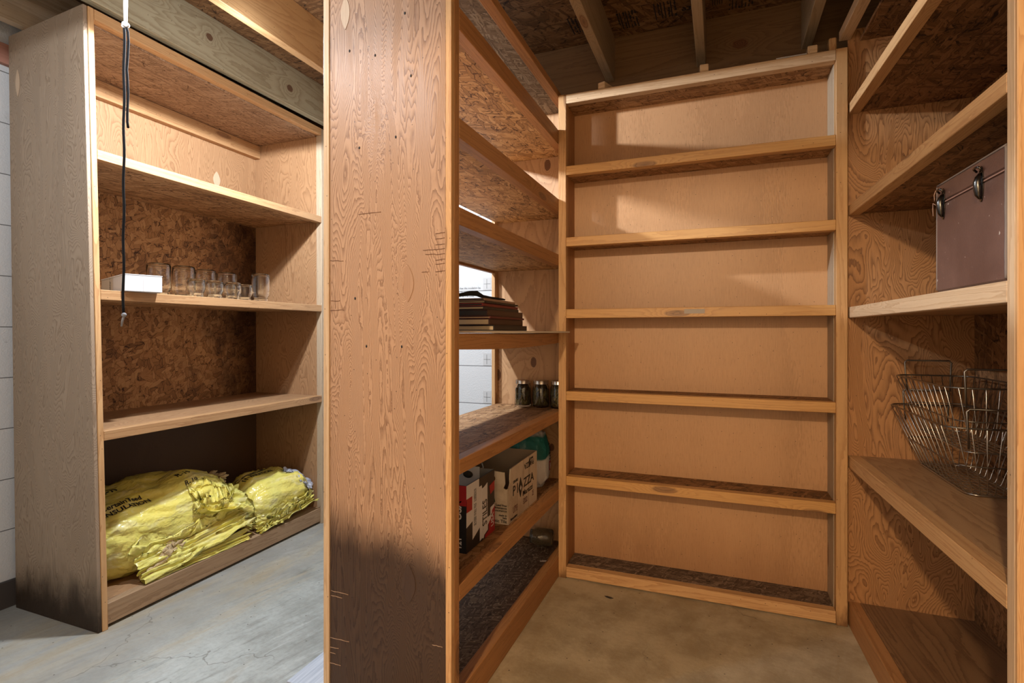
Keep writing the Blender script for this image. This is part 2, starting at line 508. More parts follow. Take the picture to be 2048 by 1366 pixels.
def tag(o, label=None, cat=None, group=None, kind=None):
    if label: o['label'] = label
    if cat: o['category'] = cat
    if group: o['group'] = group
    if kind: o['kind'] = kind
    return o


def thing(name, label, cat, loc=(0, 0, 0), group=None, rotz=0.0):
    o = bpy.data.objects.new(name, None)
    o.empty_display_size = .05
    o.location = loc
    o.rotation_euler = (0, 0, rotz)
    C.objects.link(o)
    return tag(o, label, cat, group)


def root_of(o):
    while o.parent:
        o = o.parent
    return o


def link(name, bm, mats, parent=None, local=False, smooth=False):
    """one mesh object. local=False: vertices are in world metres"""
    me = bpy.data.meshes.new(name)
    if WARP and not local:
        for v in bm.verts:
            v.co = Vector(WARP(*v.co))
    if parent is not None and not local:
        r = root_of(parent)
        mt = (Matrix.Translation(r.location) @ Matrix.Rotation(r.rotation_euler.z, 4, 'Z')).inverted()
        bm.transform(mt)
    bm.normal_update()
    bm.to_mesh(me)
    bm.free()
    for mt in (mats if isinstance(mats, (list, tuple)) else [mats]):
        me.materials.append(mt)
    if smooth:
        me.shade_smooth() if hasattr(me, 'shade_smooth') else None
    o = bpy.data.objects.new(name, me)
    C.objects.link(o)
    if parent is not None:
        o.parent = parent
    return o


def new():
    bm = bmesh.new()
    bm.loops.layers.uv.new('UVMap')
    return bm


def uvbox(bm, faces, grain, off):
    L = bm.loops.layers.uv.active
    for f in faces:
        n = f.normal
        ax = max(range(3), key=lambda i: abs(n[i]))
        o = [i for i in range(3) if i != ax]
        if ax != grain:
            u = grain
            v = [i for i in o if i != grain][0]
            k = .0 if ax != v else 0
        else:
            u, v = o
        for l in f.loops:
            c = l.vert.co
            l[L].uv = (c[u] + off[0] + ax * 3.7, c[v] + off[1] + ax * 1.3)


def box(bm, lo, hi, grain=0, bev=.0015, off=None, mi=0):
    lo, hi = [min(a, b) for a, b in zip(lo, hi)], [max(a, b) for a, b in zip(lo, hi)]
    t = new()
    vs = [t.verts.new((x, y, z)) for x in (lo[0], hi[0]) for y in (lo[1], hi[1]) for z in (lo[2], hi[2])]
    for q in ((0, 1, 3, 2), (4, 6, 7, 5), (0, 4, 5, 1), (2, 3, 7, 6), (0, 2, 6, 4), (1, 5, 7, 3)):
        t.faces.new([vs[i] for i in q])
    bmesh.ops.recalc_face_normals(t, faces=t.faces[:])
    b = min(bev, .2 * min(h - l for l, h in zip(lo, hi)))
    if b > 2e-4:
        bmesh.ops.bevel(t, geom=t.edges[:], offset=b, segments=1, affect='EDGES')
    t.normal_update()
    if off is None:
        off = (R.uniform(0, 20), R.uniform(0, 20))
    uvbox(t, t.faces, grain, off)
    for f in t.faces:
        f.material_index = mi
    me = bpy.data.meshes.new('t')
    t.to_mesh(me)
    t.free()
    bm.from_mesh(me)
    bpy.data.meshes.remove(me)


def bx(name, parent, mat, lo, hi, grain=0, bev=.0015, off=None):
    bm = new()
    box(bm, lo, hi, grain, bev, off)
    return link(name, bm, mat, parent)


def tube(bm, pts, r, seg=6, cap=True, closed=False):
    pts = [Vector(p) for p in pts]
    n = len(pts)
    rings = []
    prev = None
    for i, p in enumerate(pts):
        if closed:
            t = pts[(i + 1) % n] - pts[i - 1]
        else:
            t = (pts[min(i + 1, n - 1)] - pts[max(i - 1, 0)])
        t.normalize()
        if prev is None:
            a = Vector((0, 0, 1)) if abs(t.z) < .9 else Vector((1, 0, 0))
            u = t.cross(a).normalized()
        else:
            u = (prev - t * prev.dot(t)).normalized()
        prev = u
        v = t.cross(u)
        rr = r[i] if isinstance(r, (list, tuple)) else r
        rings.append([bm.verts.new(p + (u * math.cos(2 * PI * k / seg) + v * math.sin(2 * PI * k / seg)) * rr) for k in range(seg)])
    for i in range(n if closed else n - 1):
        A, B = rings[i], rings[(i + 1) % n]
        for k in range(seg):
            f = bm.faces.new((A[k], A[(k + 1) % seg], B[(k + 1) % seg], B[k]))
            f.smooth = True
    if cap and not closed:
        bm.faces.new(rings[0][::-1])
        bm.faces.new(rings[-1])


def lathe(bm, prof, seg=32, mat=None):
    """prof: (radius, z) list; ends at r=0 are closed"""
    rings = []
    for r, z in prof:
        if r < 1e-6:
            rings.append([bm.verts.new((0, 0, z))])
        else:
            rings.append([bm.verts.new((r * math.cos(2 * PI * k / seg), r * math.sin(2 * PI * k / seg), z)) for k in range(seg)])
    for A, B in zip(rings[:-1], rings[1:]):
        for k in range(seg):
            a, b = A[k % len(A)], A[(k + 1) % len(A)]
            c, d = B[(k + 1) % len(B)], B[k % len(B)]
            vs = []
            for q in (a, b, c, d):
                if q not in vs:
                    vs.append(q)
            if len(vs) > 2:
                f = bm.faces.new(vs)
                f.smooth = True
    if mat is not None:
        bmesh.ops.transform(bm, matrix=mat, verts=bm.verts[:])


def text(name, body, size, mat, parent, org, xd, yd, ext=.0004, sx=1.0, bold=0.0, onto=None, align='LEFT', space=1.0):
    """flat lettering: org = base line start, xd / yd = writing and up directions (world)"""
    cu = bpy.data.curves.new('lettering', 'FONT')
    cu.body = body
    cu.size = size
    cu.extrude = ext
    cu.offset = bold
    cu.align_x = align
    cu.resolution_u = 2
    cu.space_line = space
    to = bpy.data.objects.new('lettering', cu)
    C.objects.link(to)
    dg = bpy.context.evaluated_depsgraph_get()
    dg.update()
    me = bpy.data.meshes.new_from_object(to.evaluated_get(dg))
    bpy.data.objects.remove(to)
    xd, yd = Vector(xd).normalized(), Vector(yd).normalized()
    zd = xd.cross(yd)
    org = Vector(org)
    bm = new()
    bm.from_mesh(me)
    bpy.data.meshes.remove(me)
    if onto is not None:
        bmesh.ops.subdivide_edges(bm, edges=[e for e in bm.edges if e.calc_length() > size * .3], cuts=2)
    for v in bm.verts:
        c = v.co.copy()
        p = org + xd * c.x * sx + yd * c.y + zd * c.z
        if onto is not None:
            hit = onto.ray_cast(p + zd * .2, -zd)
            if hit[0] is None:
                hit = onto.find_nearest(p)
            p = hit[0] + hit[1] * (.0016 + c.z)
        v.co = p
    return link(name, bm, mat, parent)


# ------------------------------------------------------------------ setting
XL, XR, YB, YF, ZC = -2.665, .97, 2.63, -2.7, 2.495


def wall(name, lo, hi, mat, grain=0):
    bm = new()
    box(bm, lo, hi, grain, 0, (0, 0))
    return tag(link(name, bm, mat), kind='structure')


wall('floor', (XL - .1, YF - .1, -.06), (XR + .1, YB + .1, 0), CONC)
wall('ceiling', (XL - .1, YF - .1, ZC), (XR + .1, YB + .1, ZC + .02), SUBFLOOR, 0)
wl = wall('wall_left', (XL - .1, YF, 0), (XL, YB, ZC), FOAM, 1)
wb = wall('wall_back', (XL - .1, YB, 0), (XR + .1, YB + .1, ZC), FOAM, 0)
wall('wall_right', (XR, YF, 0), (XR + .1, YB, ZC), PAINT, 1)
wall('wall_front', (XL, YF - .1, 0), (XR, YF, ZC), PAINT, 0)
# added out of view behind the camera: partition and header shaping the warm light
wall('wall_blocker', (XL, -.42, 0), (-.74, -.32, ZC), PAINT, 0)
wall('header_blocker', (-.74, -.42, 2.10), (XR, -.32, ZC), PAINT, 0)
# true wall UVs: horizontal along u, height along v
for wo, ax in ((wl, 1), (wb, 0)):
    L = wo.data.uv_layers[0].data
    for lp in wo.data.loops:
        c = wo.data.vertices[lp.vertex_index].co
        L[lp.index].uv = (c[ax] + 3, c.z)
tag(bx('baseboard_left', None, BASE_DK, (XL, -.32, 0), (XL + .012, 2.6, .105), 1), kind='structure')
tag(bx('trim_1', None, SILL, (XL, -.32, 2.165), (XL + .025, YB, 2.245), 1), kind='structure')

# printing and fixing pads on the foam wall behind the opening
for i, s in enumerate(('value that this insulation be', 'inside the demolition', 'supplier at The Exte,', '1. immediately do not come', '', 'CA FOAM, SPEC 1')):
    if s:
        text('wall_print', s, .0178, INK_G, wb, (-1.375, YB - .0006, 1.3365 - .0212 * i), (1, 0, 0), (0, 0, 1), .0002, .82)
for z in (1.362, .955, .752):
    bm = new()
    x0 = -1.198
    box(bm, (x0, YB - .0012, z - .033), (x0 + .046, YB, z + .033), 2, 0)
    box(bm, (x0 + .021, YB - .002, z - .026), (x0 + .0225, YB - .001, z + .026), 2, 0, mi=1)
    box(bm, (x0 + .004, YB - .002, z - .0007), (x0 + .042, YB - .001, z + .0007), 2, 0, mi=1)
    link('fixing_pad', bm, [plain('grey_fixing_pad', (.50, .50, .50), .7), INK_G], wb)

# joists: 16 inch centres
jg = 'floor joists overhead'
for x, y0, mat, lab in (
        (-2.56, -.3, LUM_GREY, 'greenish joist at the top left corner above the white block wall'),
        (-2.134, -.3, LUM_G, 'grey green joist with round knots just in front of the left shelving top'),
        (-1.708, -.3, LUM_J, 'yellow brown joist second in from the left shelving, running behind the tall panel'),
        (-.507, -.3, LUM_JP, 'pale joist above the left end of the narrow back shelves'),
        (-.101, -.3, LUM_JP, 'greyish joist above the middle of the narrow back shelves'),
        (.313, -.3, LUM_JP, 'pale joist above the right end of the narrow back shelves')):
    bm = new()
    box(bm, (x, y0, 2.288), (x + .038, 2.53, ZC), 1, .002, (0, 0) if mat is LUM_G else None)
    tag(link('ceiling_joist', bm, mat), lab, 'joist', jg)
tag(bx('rim_joist', None, LUM_R, (XL + .1, 2.53, 2.2), (XR, 2.568, ZC), 0, .0015, (-3.7, -1.3)), 'wide brown rim board with a dark knot closing the joist ends', 'joist')
# stamps on the underside of the subfloor
ceil = bpy.data.objects['ceiling']


def stamp(x0, x1, y0, y1, n, seed):
    rr = random.Random(seed)
    bm = new()
    k = (x1 - x0) / n
    for i in range(n):
        xa = x0 + i * k
        if rr.random() < .45:
            box(bm, (xa, y0, ZC - .0012), (xa + k * .35, y1, ZC), 0, 0)
        else:
            y = y0
            while y < y1 - .004:
                d = rr.uniform(.004, .016)
                if rr.random() < .72:
                    box(bm, (xa + rr.uniform(0, k * .2), y, ZC - .0012), (xa + k * rr.uniform(.45, .8), min(y + d, y1), ZC), 0, 0)
                y += d + rr.uniform(.002, .005)
    link('printed_stamp', bm, INK, ceil)


stamp(-.64, -.50, 2.30, 2.43, 10, 1)
stamp(-.43, -.34, 2.34, 2.47, 7, 2)
stamp(-.27, -.175, 2.33, 2.45, 7, 3)
stamp(-.035, .01, 2.36, 2.43, 5, 4)
stamp(.03, .13, 2.32, 2.49, 8, 5)
text('printed_number', '93', .042, INK, ceil, (-.160, 2.395, ZC - .0012), (1, 0, 0), (0, 1, 0), .0004, 1, .0008)
text('printed_number', '0', .042, INK, ceil, (-.118, 2.345, ZC - .0012), (1, 0, 0), (0, 1, 0), .0004, 1, .0008)

# ------------------------------------------------------------------ left shelving unit (storage side)
UG = 'home-built wooden shelving units'


def warpL(x, y, z):
    k = (y - 1.24) / 1.22
    k = max(-.1, min(1.05, k))
    near = (1 - k)
    front = max(0.0, min(1.0, (x + 2.64) / .53))
    y2 = y - z / 2.27 * (.052 * near * (.45 + .55 * front) + .008 * k)
    return (x - .021 * (y - 1.25), y2, z)


WARP = warpL
xf, xb = -2.113, -2.625
U = thing('shelving_unit', 'tall deep plywood shelving against the white block wall, with yellow bags on its bottom shelf', 'shelving', (-2.37, 1.85, 0), UG)
sp = bx('side_panel', U, PLY_GREY, (xb, 1.262, 0), (xf - .004, 1.275, 2.272), 2, .001)
bx('side_panel', U, PLY_PALE, (xb, 2.462, 0), (xf - .038, 2.478, 2.272), 2, .001)
bx('post', U, LUM, (xf - .038, 1.2755, 0), (xf, 1.295, 2.272), 2)
bx('post', U, LUM_GREY, (xf - .038, 2.462, 0), (xf, 2.50, 2.272), 2)
bx('back_panel', U, PLY_PALE, (xb, 1.276, 1.735), (xb + .012, 2.461, 2.27), 2, 0)
bx('back_panel', U, OSB_W, (xb, 1.276, .70), (xb + .012, 2.461, 1.735), 2, 0)
bx('back_panel', U, BOARD_DK, (xb, 1.276, 0), (xb + .012, 2.461, .70), 2, 0)
bx('cleat', U, LUM_L, (xb + .0125, 1.296, 2.150), (xb + .05, 2.461, 2.226), 1)


def shelf(par, z, y0, y1, x0, x1, top, h, rail_m, slab_m, th=.012, rw=.038, grain=1, side=1, back=None, name='shelf'):
    """slab from x0 (back) to x1 (front) whose front edge carries a rail"""
    fx = x1 - side * rw
    th = max(th, h - .005)
    s = bx(name, par, slab_m, (x0, y0, z - th), (fx, y1, z), grain, .0008)
    bx('front_rail', s, rail_m, (fx, y0, z - h), (x1, y1, z + top), 1)
    if back:
        bx('back_rail', s, rail_m, (x0 - .0185, y0 + .01, z - th - .012), (x0 - .0005, y1 - .038, z), 1)
    return s


yn, yfz = 1.2955, 2.4615
shelf(U, 2.240, yn, yfz, xb + .0125, xf, .032, .006, LUM, OSB_TOP, name='top_panel')
shelf(U, 1.767, yn, yfz, xb + .0125, xf, 0, .036, LUM_L, OSB_M)
shelf(U, 1.257, yn, yfz, xb + .0125, xf, 0, .037, LUM_L, OSB_L)
shelf(U, .737, yn, yfz, xb + .0125, xf, 0, .036, LUM_L, PLY_PALE)
shelf(U, .090, yn, yfz, xb + .0125, xf - .012, 0, .078, LUM_B, PLY_PALE, name='bottom_panel')


def patch(par, c, xd, zd, nd, w, h, mat=None):
    """boat-shaped repair patch let into a plywood face"""
    c, xd, zd, nd = Vector(c), Vector(xd), Vector(zd), Vector(nd)
    bm = new()
    L = bm.loops.layers.uv.active
    ring = []
    for k in range(21):
        t = k / 20
        ring.append((w / 2 * math.sin(PI * t) ** .9, (t - .5) * h))
    pts = ring + [(-x, z) for x, z in ring[::-1][1:-1]]
    vs = [bm.verts.new(c + xd * a + zd * b + nd * .0012) for a, b in pts]
    f = bm.faces.new(vs)
    for l, (a, b) in zip(f.loops, pts):
        l[L].uv = (b, a)
    g = bmesh.ops.extrude_face_region(bm, geom=[f])
    for v in [e for e in g['geom'] if isinstance(e, bmesh.types.BMVert)]:
        v.co -= nd * .0011
    bmesh.ops.recalc_face_normals(bm, faces=bm.faces[:])
    return link('boat_patch', bm, mat or PATCH, par)


patch(sp, (-2.56, 1.2615, 2.075), (1, 0, 0), (0, 0, 1), (0, -1, 0), .028, .105)
bp_ = [o for o in U.children if o.name.startswith('back_panel')][0]
patch(bp_, (xb + .012, 2.19, 1.955), (0, 1, 0), (0, 0, 1), (1, 0, 0), .045, .095)
WARP = None

# ------------------------------------------------------------------ pantry unit with the big end panel
PX = -.682           # front plane
V = thing('shelving_unit', 'open-backed shelving behind the tall plywood end panel, holding albums, tile boxes and jars', 'shelving', (-.9, 1.9, 0), UG)
ep = bx('end_panel', V, PLY_PILLAR, (-1.092, 1.29, 0), (-.7, 1.303, 2.488), 2, .001, (-3.7, -1.3))
bx('edge_strip', V, LUM_P, (-1.113, 1.286, 0), (-1.0925, 1.306, 2.488), 2, .001)
bx('edge_strip', V, LUM, (-.6995, 1.288, 0), (PX, 1.306, 2.488), 2, .001)
bx('post', V, LUM_D, (PX - .03, 1.3065, 0), (PX, 1.336, 2.488), 2)
bx('end_panel', V, PLY_KNOT, (-1.071, 2.49, 0), (PX - .02, 2.502, 2.2), 2, .001, (-3.7, -1.3))
bx('back_post', V, LUM, (-1.071, 2.452, 0), (-1.053, 2.4895, 2.2), 2)
bx('back_post', V, LUM_D, (-1.091, 1.3065, 0), (-1.053, 1.3445, 2.2), 2)
y0, y1 = 1.337, 2.4895
shelf(V, 2.185, y0 + .008, y1, -1.0525, PX, 0.006, .026, LUM_D, OSB_G, name='top_panel')
shelf(V, 2.012, y0, y1, -1.0525, PX, 0, .064, LUM_D, OSB_L)
shelf(V, 1.702, y0, y1, -1.0525, PX, 0, .056, LUM_D, OSB_L)
shelf(V, 1.452, y0, y1, -1.0525, PX, 0, .050, LUM_D, OSB_L, back=.03)
s4 = bx('shelf', V, OSB_M, (-1.0525, y0, 1.068), (PX - .0385, y1, 1.097), 1, .0008)
# its front board is bowed
bm = new()
L = bm.loops.layers.uv.active
ring = []
for k in range(25):
    t = k / 24
    y = y0 + (y1 - .16 - y0) * t
    sag = -.012 * math.sin(PI * (t * .85 + .1))
    ring.append([bm.verts.new((xx, y, zz)) for xx, zz in ((PX - .038, 1.098 + sag * .3), (PX, 1.098 + sag * .3), (PX, 1.056 + sag), (PX - .038, 1.056 + sag))])
for a, b in zip(ring[:-1], ring[1:]):
    for q in range(4):
        f = bm.faces.new((a[q], a[(q + 1) % 4], b[(q + 1) % 4], b[q]))
        for l in f.loops:
            l[L].uv = (l.vert.co.y + 5.2, l.vert.co.z + l.vert.co.x + 2.2)
bm.faces.new(ring[0]); bm.faces.new(ring[-1][::-1])
bmesh.ops.recalc_face_normals(bm, faces=bm.faces[:])
link('front_rail', bm, LUM_D, s4)
shelf(V, .743, y0, y1, -1.0525, PX, 0, .042, LUM_D, OSB_M)
shelf(V, .392, y0, y1, -1.0525, PX, 0, .046, LUM_D, OSB_M)
shelf(V, .090, y0 + .008, y1, -1.0525, PX, 0.002, .09, LUM_D, OSB_F, name='bottom_panel')
patch(ep, (-0.820, 1.2897, 1.238), (1, 0, 0), (0, 0, 1), (0, -1, 0), .038, .105, PATCH_P)
patch(ep, (-0.817, 1.2897, 0.393), (1, 0, 0), (0, 0, 1), (0, -1, 0), .044, .11, PATCH_P)
SCR = [(-0.988, 1.445, -0.91, 1.447, 0), (-0.732, 1.372, -0.703, 1.373, 0), (-0.732, 1.357, -0.703, 1.358, 0), (-0.732, 1.341, -0.703, 1.342, 0), (-0.732, 1.328, -0.703, 1.329, 0), (-0.732, 1.314, -0.703, 1.315, 0), (-0.732, 1.299, -0.703, 1.301, 0), (-0.732, 1.288, -0.703, 1.289, 0), (-0.732, 1.267, -0.703, 1.269, 0), (-1.09, 1.315, -1.042, 1.312, 0), (-1.088, 1.194, -1.055, 1.194, 0), (-1.09, 1.166, -1.04, 1.167, 0), (-0.771, 1.328, -0.732, 1.328, 0), (-0.764, 1.317, -0.732, 1.316, 0), (-0.775, 1.268, -0.753, 1.268, 0), (-1.088, 0.327, -1.025, 0.326, 1), (-1.088, 0.313, -1.047, 0.312, 1), (-1.093, 0.187, -1.022, 0.187, 1), (-1.093, 0.158, -1.06, 0.159, 1), (-1.093, 0.141, -1.071, 0.141, 1), (-1.096, 0.111, -1.052, 0.11, 1), (-0.742, 0.239, -0.71, 0.239, 1)]
SCR_M = (plain('brown_scratch', (.16, .075, .04), .7), plain('pale_scratch', (.34, .22, .14), .7))
for a0, z0, a1, z1_, tn in SCR:
    bm = new()
    tube(bm, [(a0 + (a1 - a0) * k / 5, 1.2896, z0 + (z1_ - z0) * k / 5 + R.uniform(-.0008, .0008)) for k in range(6)], [.0008, .0012, .0009, .0012, .0008, .0010], 5)
    link('scratch_mark', bm, SCR_M[tn], ep)
patch(ep, (-1.035, 1.2898, 2.045), (1, 0, 0), (0, 0, 1), (0, -1, 0), .032, .10)

# ------------------------------------------------------------------ narrow back unit
BY, BB = 2.31, 2.475
W = thing('shelving_unit', 'narrow ladder-like shelving across the back with a smooth tan panel and no goods', 'shelving', (-.12, 2.35, 0), UG)
bx('post', W, LUM_W, (-.6812, BY, 0), (-.646, BY + .038, 2.166), 2)
bx('post', W, LUM_W, (.402, BY, 0), (.440, BY + .038, 2.166), 2)
bx('side_board', W, LUM_D, (-.664, BY + .0385, .03), (-.650, BB, 2.151), 2)
bx('side_board', W, LUM_GREY, (.400, BY + .0385, .03), (.414, BB, 2.151), 2)
bx('back_panel', W, LUAN, (-.664, BB + .0005, 0), (.414, BB + .006, 2.166), 2, 0)
for z, nm, sm_, rm in ((2.164, 'top_panel', OSB_M, LUM_P), (1.844, 'shelf', OSB_M, LUM_O), (1.525, 'shelf', OSB_M, LUM_O), (1.204, 'shelf', OSB_M, LUM_O),
                       (.837, 'shelf', OSB_D, LUM_O), (.4575, 'shelf', OSB_D, LUM_O), (.052, 'bottom_panel', OSB_F, LUM)):
    h = .040 if z > .1 else .046
    s = bx(nm, W, sm_, (-.6495, BY + .0385, z - h + .005), (.3995, BB, z), 0, .0008)
    bx('front_rail', s, rm, (-.6455, BY, z - h), (.4015, BY + .038, z), 0)
    if abs(z - 1.204) < .001:
        bm = new()
        box(bm, (-.142, BY - .0008, z - .026), (-.062, BY, z - .008), 0, .0006)
        lb = link('label_strip', bm, plain('grey_label_strip', (.36, .31, .27), .5), s)
        lb['label'] = 'small grey printed strip'

# ------------------------------------------------------------------ right unit
WARP = lambda x, y, z: (x + (2.32 - y) * .0372, y, z)
QX = .446
Q = thing('shelving_unit', 'deep shelving along the right side holding the brown case and wire baskets', 'shelving', (.66, 1.8, 0), UG)
bx('end_panel', Q, PLY_ORANGE, (QX, 2.335, 0), (.87, 2.347, 2.24), 2, .001)
bx('back_panel', Q, OSB_D, (.828, 1.19, 0), (.838, 2.334, 2.24), 2, 0)
bx('post', Q, LUM_P, (QX, 1.2125, 0), (QX + .038, 1.238, 2.488), 2)
bx('edge_strip', Q, LUM, (QX, 1.2035, 0), (QX + .038, 1.212, 2.488), 2)
bx('end_panel', Q, PLY_IN, (QX + .0385, 1.184, 0), (.83, 1.196, 2.30), 2, .001)
qa, qb = 1.2385, 2.3345
for z, nm, sm_, rm, h, t in ((2.205, 'top_panel', OSB_D, LUM_P, .0, .032), (1.957, 'shelf', OSB_D, LUM, .036, 0), (1.577, 'shelf', OSB_D, LUM, .038, 0),
                             (1.195, 'shelf', PLY_SHELF, LUM_P, .040, 0), (.638, 'shelf', PLY_SHELF, LUM, .045, 0), (.088, 'bottom_panel', PLY_DARK, LUM_D, .088, 0)):
    s = bx(nm, Q, sm_, (QX + .0385, qa if z < 2.2 else 1.4, z - max(.014, h - .005)), (.8275, qb, z), 1, .0008)
    x = QX if z < 2.2 else QX - .03
    bx('front_rail', s, rm, (x, qa, z - max(h, .003)), (x + .038, qb, z + t), 1)
WARP = None

# ------------------------------------------------------------------ shims on top of the back unit
for i, (x, lab) in enumerate(((-.475, 'small wood block under the left joist on top of the narrow back shelves'),
                              (-.068, 'small wood block under the middle joist on top of the narrow back shelves'),
                              (.325, 'small wood block under the right joist on top of the narrow back shelves'))):
    bm = new()
    box(bm, (-.017, -.04, 0), (.017, .04, .030), 1, .003)
    bmesh.ops.rotate(bm, matrix=Matrix.Rotation((-.35, .1, .0)[i], 3, 'Z'), verts=bm.verts[:])
    o = link('wood_block', bm, LUM_P, None, True)
    o.location = (x, 2.352, 2.1662)
    tag(o, lab, 'block', 'shim blocks under the joists')
bm = new()
box(bm, (.20, 2.312, 2.1662), (.305, 2.385, 2.1685), 0, 0)
tag(link('paper_slip', bm, CARD_W), 'thin white slip lying at the right of the narrow back shelves top', 'paper')
bm = new()
box(bm, (.386, 2.353, 2.1662), (.412, 2.392, 2.232), 2, .004)
tag(link('wood_stub', bm, LUM), 'short upright wood stub at the top right corner of the narrow back shelves', 'block')

# ------------------------------------------------------------------ pull cord
P = thing('pull_cord', 'long knotted white and black pull cord hanging in front of the left shelving', 'cord', (-1.638, 1.05, ZC))
bm = new()
for dx in (-.0045, .0045):
    tube(bm, [(-1.637 + dx * (1 if z > 2.05 else .6), 1.05, z) for z in (2.495, 2.3, 2.15, 2.06, 2.012)], .0032, 7)
link('string', bm, CORD_W, P)
bm = new()
for k in range(3):
    bmesh.ops.create_uvsphere(bm, u_segments=10, v_segments=6, radius=.0075, matrix=Matrix.Translation((-1.637 + (k - 1) * .006, 1.05 - .003 * (k % 2), 2.006 + .003 * (k % 2))))
link('knot', bm, CORD_W, P, smooth=True)
bm = new()
pts = []
for k in range(41):
    z = 2.003 - k * (2.003 - 1.155) / 40
    pts.append((-1.643 + .002 * math.sin(k * .8) - .004 * (k / 40), 1.05, z))
tube(bm, pts, .0036, 8)
tube(bm, [(-1.634, 1.05, 2.003), (-1.627, 1.05, 1.985), (-1.624, 1.05, 1.955), (-1.628, 1.05, 1.91), (-1.632, 1.05, 1.875), (-1.628, 1.05, 1.84), (-1.626, 1.05, 1.80), (-1.629, 1.05, 1.75), (-1.629, 1.05, 1.72), (-1.626, 1.05, 1.703)], .0034, 8)
link('cord', bm, CORD_K, P)
bm = new()
bmesh.ops.create_uvsphere(bm, u_segments=10, v_segments=6, radius=.0068, matrix=Matrix.Translation((-1.644, 1.05, 1.152)))
tube(bm, [(-1.644, 1.05, 1.150), (-1.648, 1.048, 1.135), (-1.652, 1.048, 1.118)], [.0036, .003, .0022], 7)
link('cord_tip', bm, plain('grey_frayed_tip', (.22, .22, .23), .7), P)

# ------------------------------------------------------------------ white carton on the jar shelf
T = thing('carton', 'flat white cardboard carton on the jar shelf, jutting over its edge', 'box', (-2.10, 1.343, 1.2575), rotz=math.atan2(.94, .34) - PI / 2)
# local: +y runs along the short bright face, -x runs back into the shelf
bm = new()
box(bm, (-.36, 0, 0), (0, .124, .062), 0, .0015)
link('body', bm, CARD_W, T, True)
bm = new()
box(bm, (-.36, -.001, .0622), (.001, .125, .0655), 0, .001)
lid = link('lid', bm, CARD_W, T, True)
rot = Matrix.Rotation(T.rotation_euler.z, 4, 'Z')


def tw(p):
    return Vector(T.location) + (rot @ Vector(p))


text('printed_text', 'THIS END UP\nFRAGILE', .010, INK_G, T, tw((-.215, -.0004, .008)), rot @ Vector((0, 0, 1)), rot @ Vector((-1, 0, 0)), .0002)
bm = new()
box(bm, (0, .060, .002), (.0006, .062, .06), 0, 0)
link('fold_seam', bm, plain('seam_shadow', (.55, .53, .53), .6), T, True)


# ------------------------------------------------------------------ empty jars, upside down
def jar_profile(r, h, wall=.0035):
    out = [(0, .0), (r * .78, 0), (r * .80, .002), (r * .80, .016), (r * .77, .019), (r * .80, .022), (r * .98, .034), (r, .042)]
    out += [(r, h - .016), (r * .985, h - .008), (r * .93, h - .003), (r * .82, h), (r * .5, h - .0015), (0, h - .003)]
    inn = [(0, h - .003 - wall * 1.6), (r * .5, h - wall * 1.9), (r * .80, h - wall * 1.8), (r - wall, h - .016), (r - wall, .043), (r * .80 - wall, .024), (r * .78 - wall, .002), (r * .78 - wall, .0)]
    return out[1:], inn


def glass_jar(r, h):
    bm = new()
    o, i = jar_profile(r, h)
    lathe(bm, o + [], 36)
    lathe(bm, i + [], 36)
    # close the rim
    rim_o = [v for v in bm.verts if abs(v.co.z) < 1e-6 and abs(math.hypot(v.co.x, v.co.y) - r * .78) < 1e-5]
    rim_i = [v for v in bm.verts if abs(v.co.z) < 1e-6 and abs(math.hypot(v.co.x, v.co.y) - (r * .78 - .0035)) < 1e-5]
    for k in range(len(rim_o)):
        a, b = rim_o[k], rim_o[(k + 1) % len(rim_o)]
        c, d = rim_i[(k + 1) % len(rim_i)], rim_i[k]
        bm.faces.new((a, d, c, b))
    bmesh.ops.recalc_face_normals(bm, faces=bm.faces[:])
    # embossed ribs on the shoulder
    return bm


jg = 'empty upturned jars on the second shelf'
jars = [
    ((-2.335, 1.640), .047, .150, 'large empty jar directly behind the white carton'),
    ((-2.330, 1.755), .047, .150, 'large empty jar in the back row, first one clear of the white carton'),
    ((-2.345, 1.880), .046, .148, 'large empty jar in the back row, second one clear of the white carton'),
    ((-2.350, 2.005), .047, .146, 'large empty jar in the back row, rightmost of that row'),
    ((-2.205, 1.722), .036, .084, 'small empty jar in the front row, leftmost of the small ones'),
    ((-2.205, 1.816), .037, .084, 'small empty jar in the front row, second of the small ones from the left'),
    ((-2.205, 1.914), .038, .085, 'small empty jar in the front row, third of the small ones from the left'),
    ((-2.235, 2.012), .036, .084, 'small empty jar at the right end of the small ones, half behind the tall jar'),
    ((-2.200, 2.078), .044, .142, 'tall ribbed empty jar standing alone nearest the right end of the shelf'),
]
mesh_cache = {}
for (x, y), r, h, lab in jars:
    bm = glass_jar(r, h)
    o = link('glass_jar', bm, GLASS, None, True)
    o.location = (x, y, 1.2576)
    tag(o, lab, 'jar', jg)


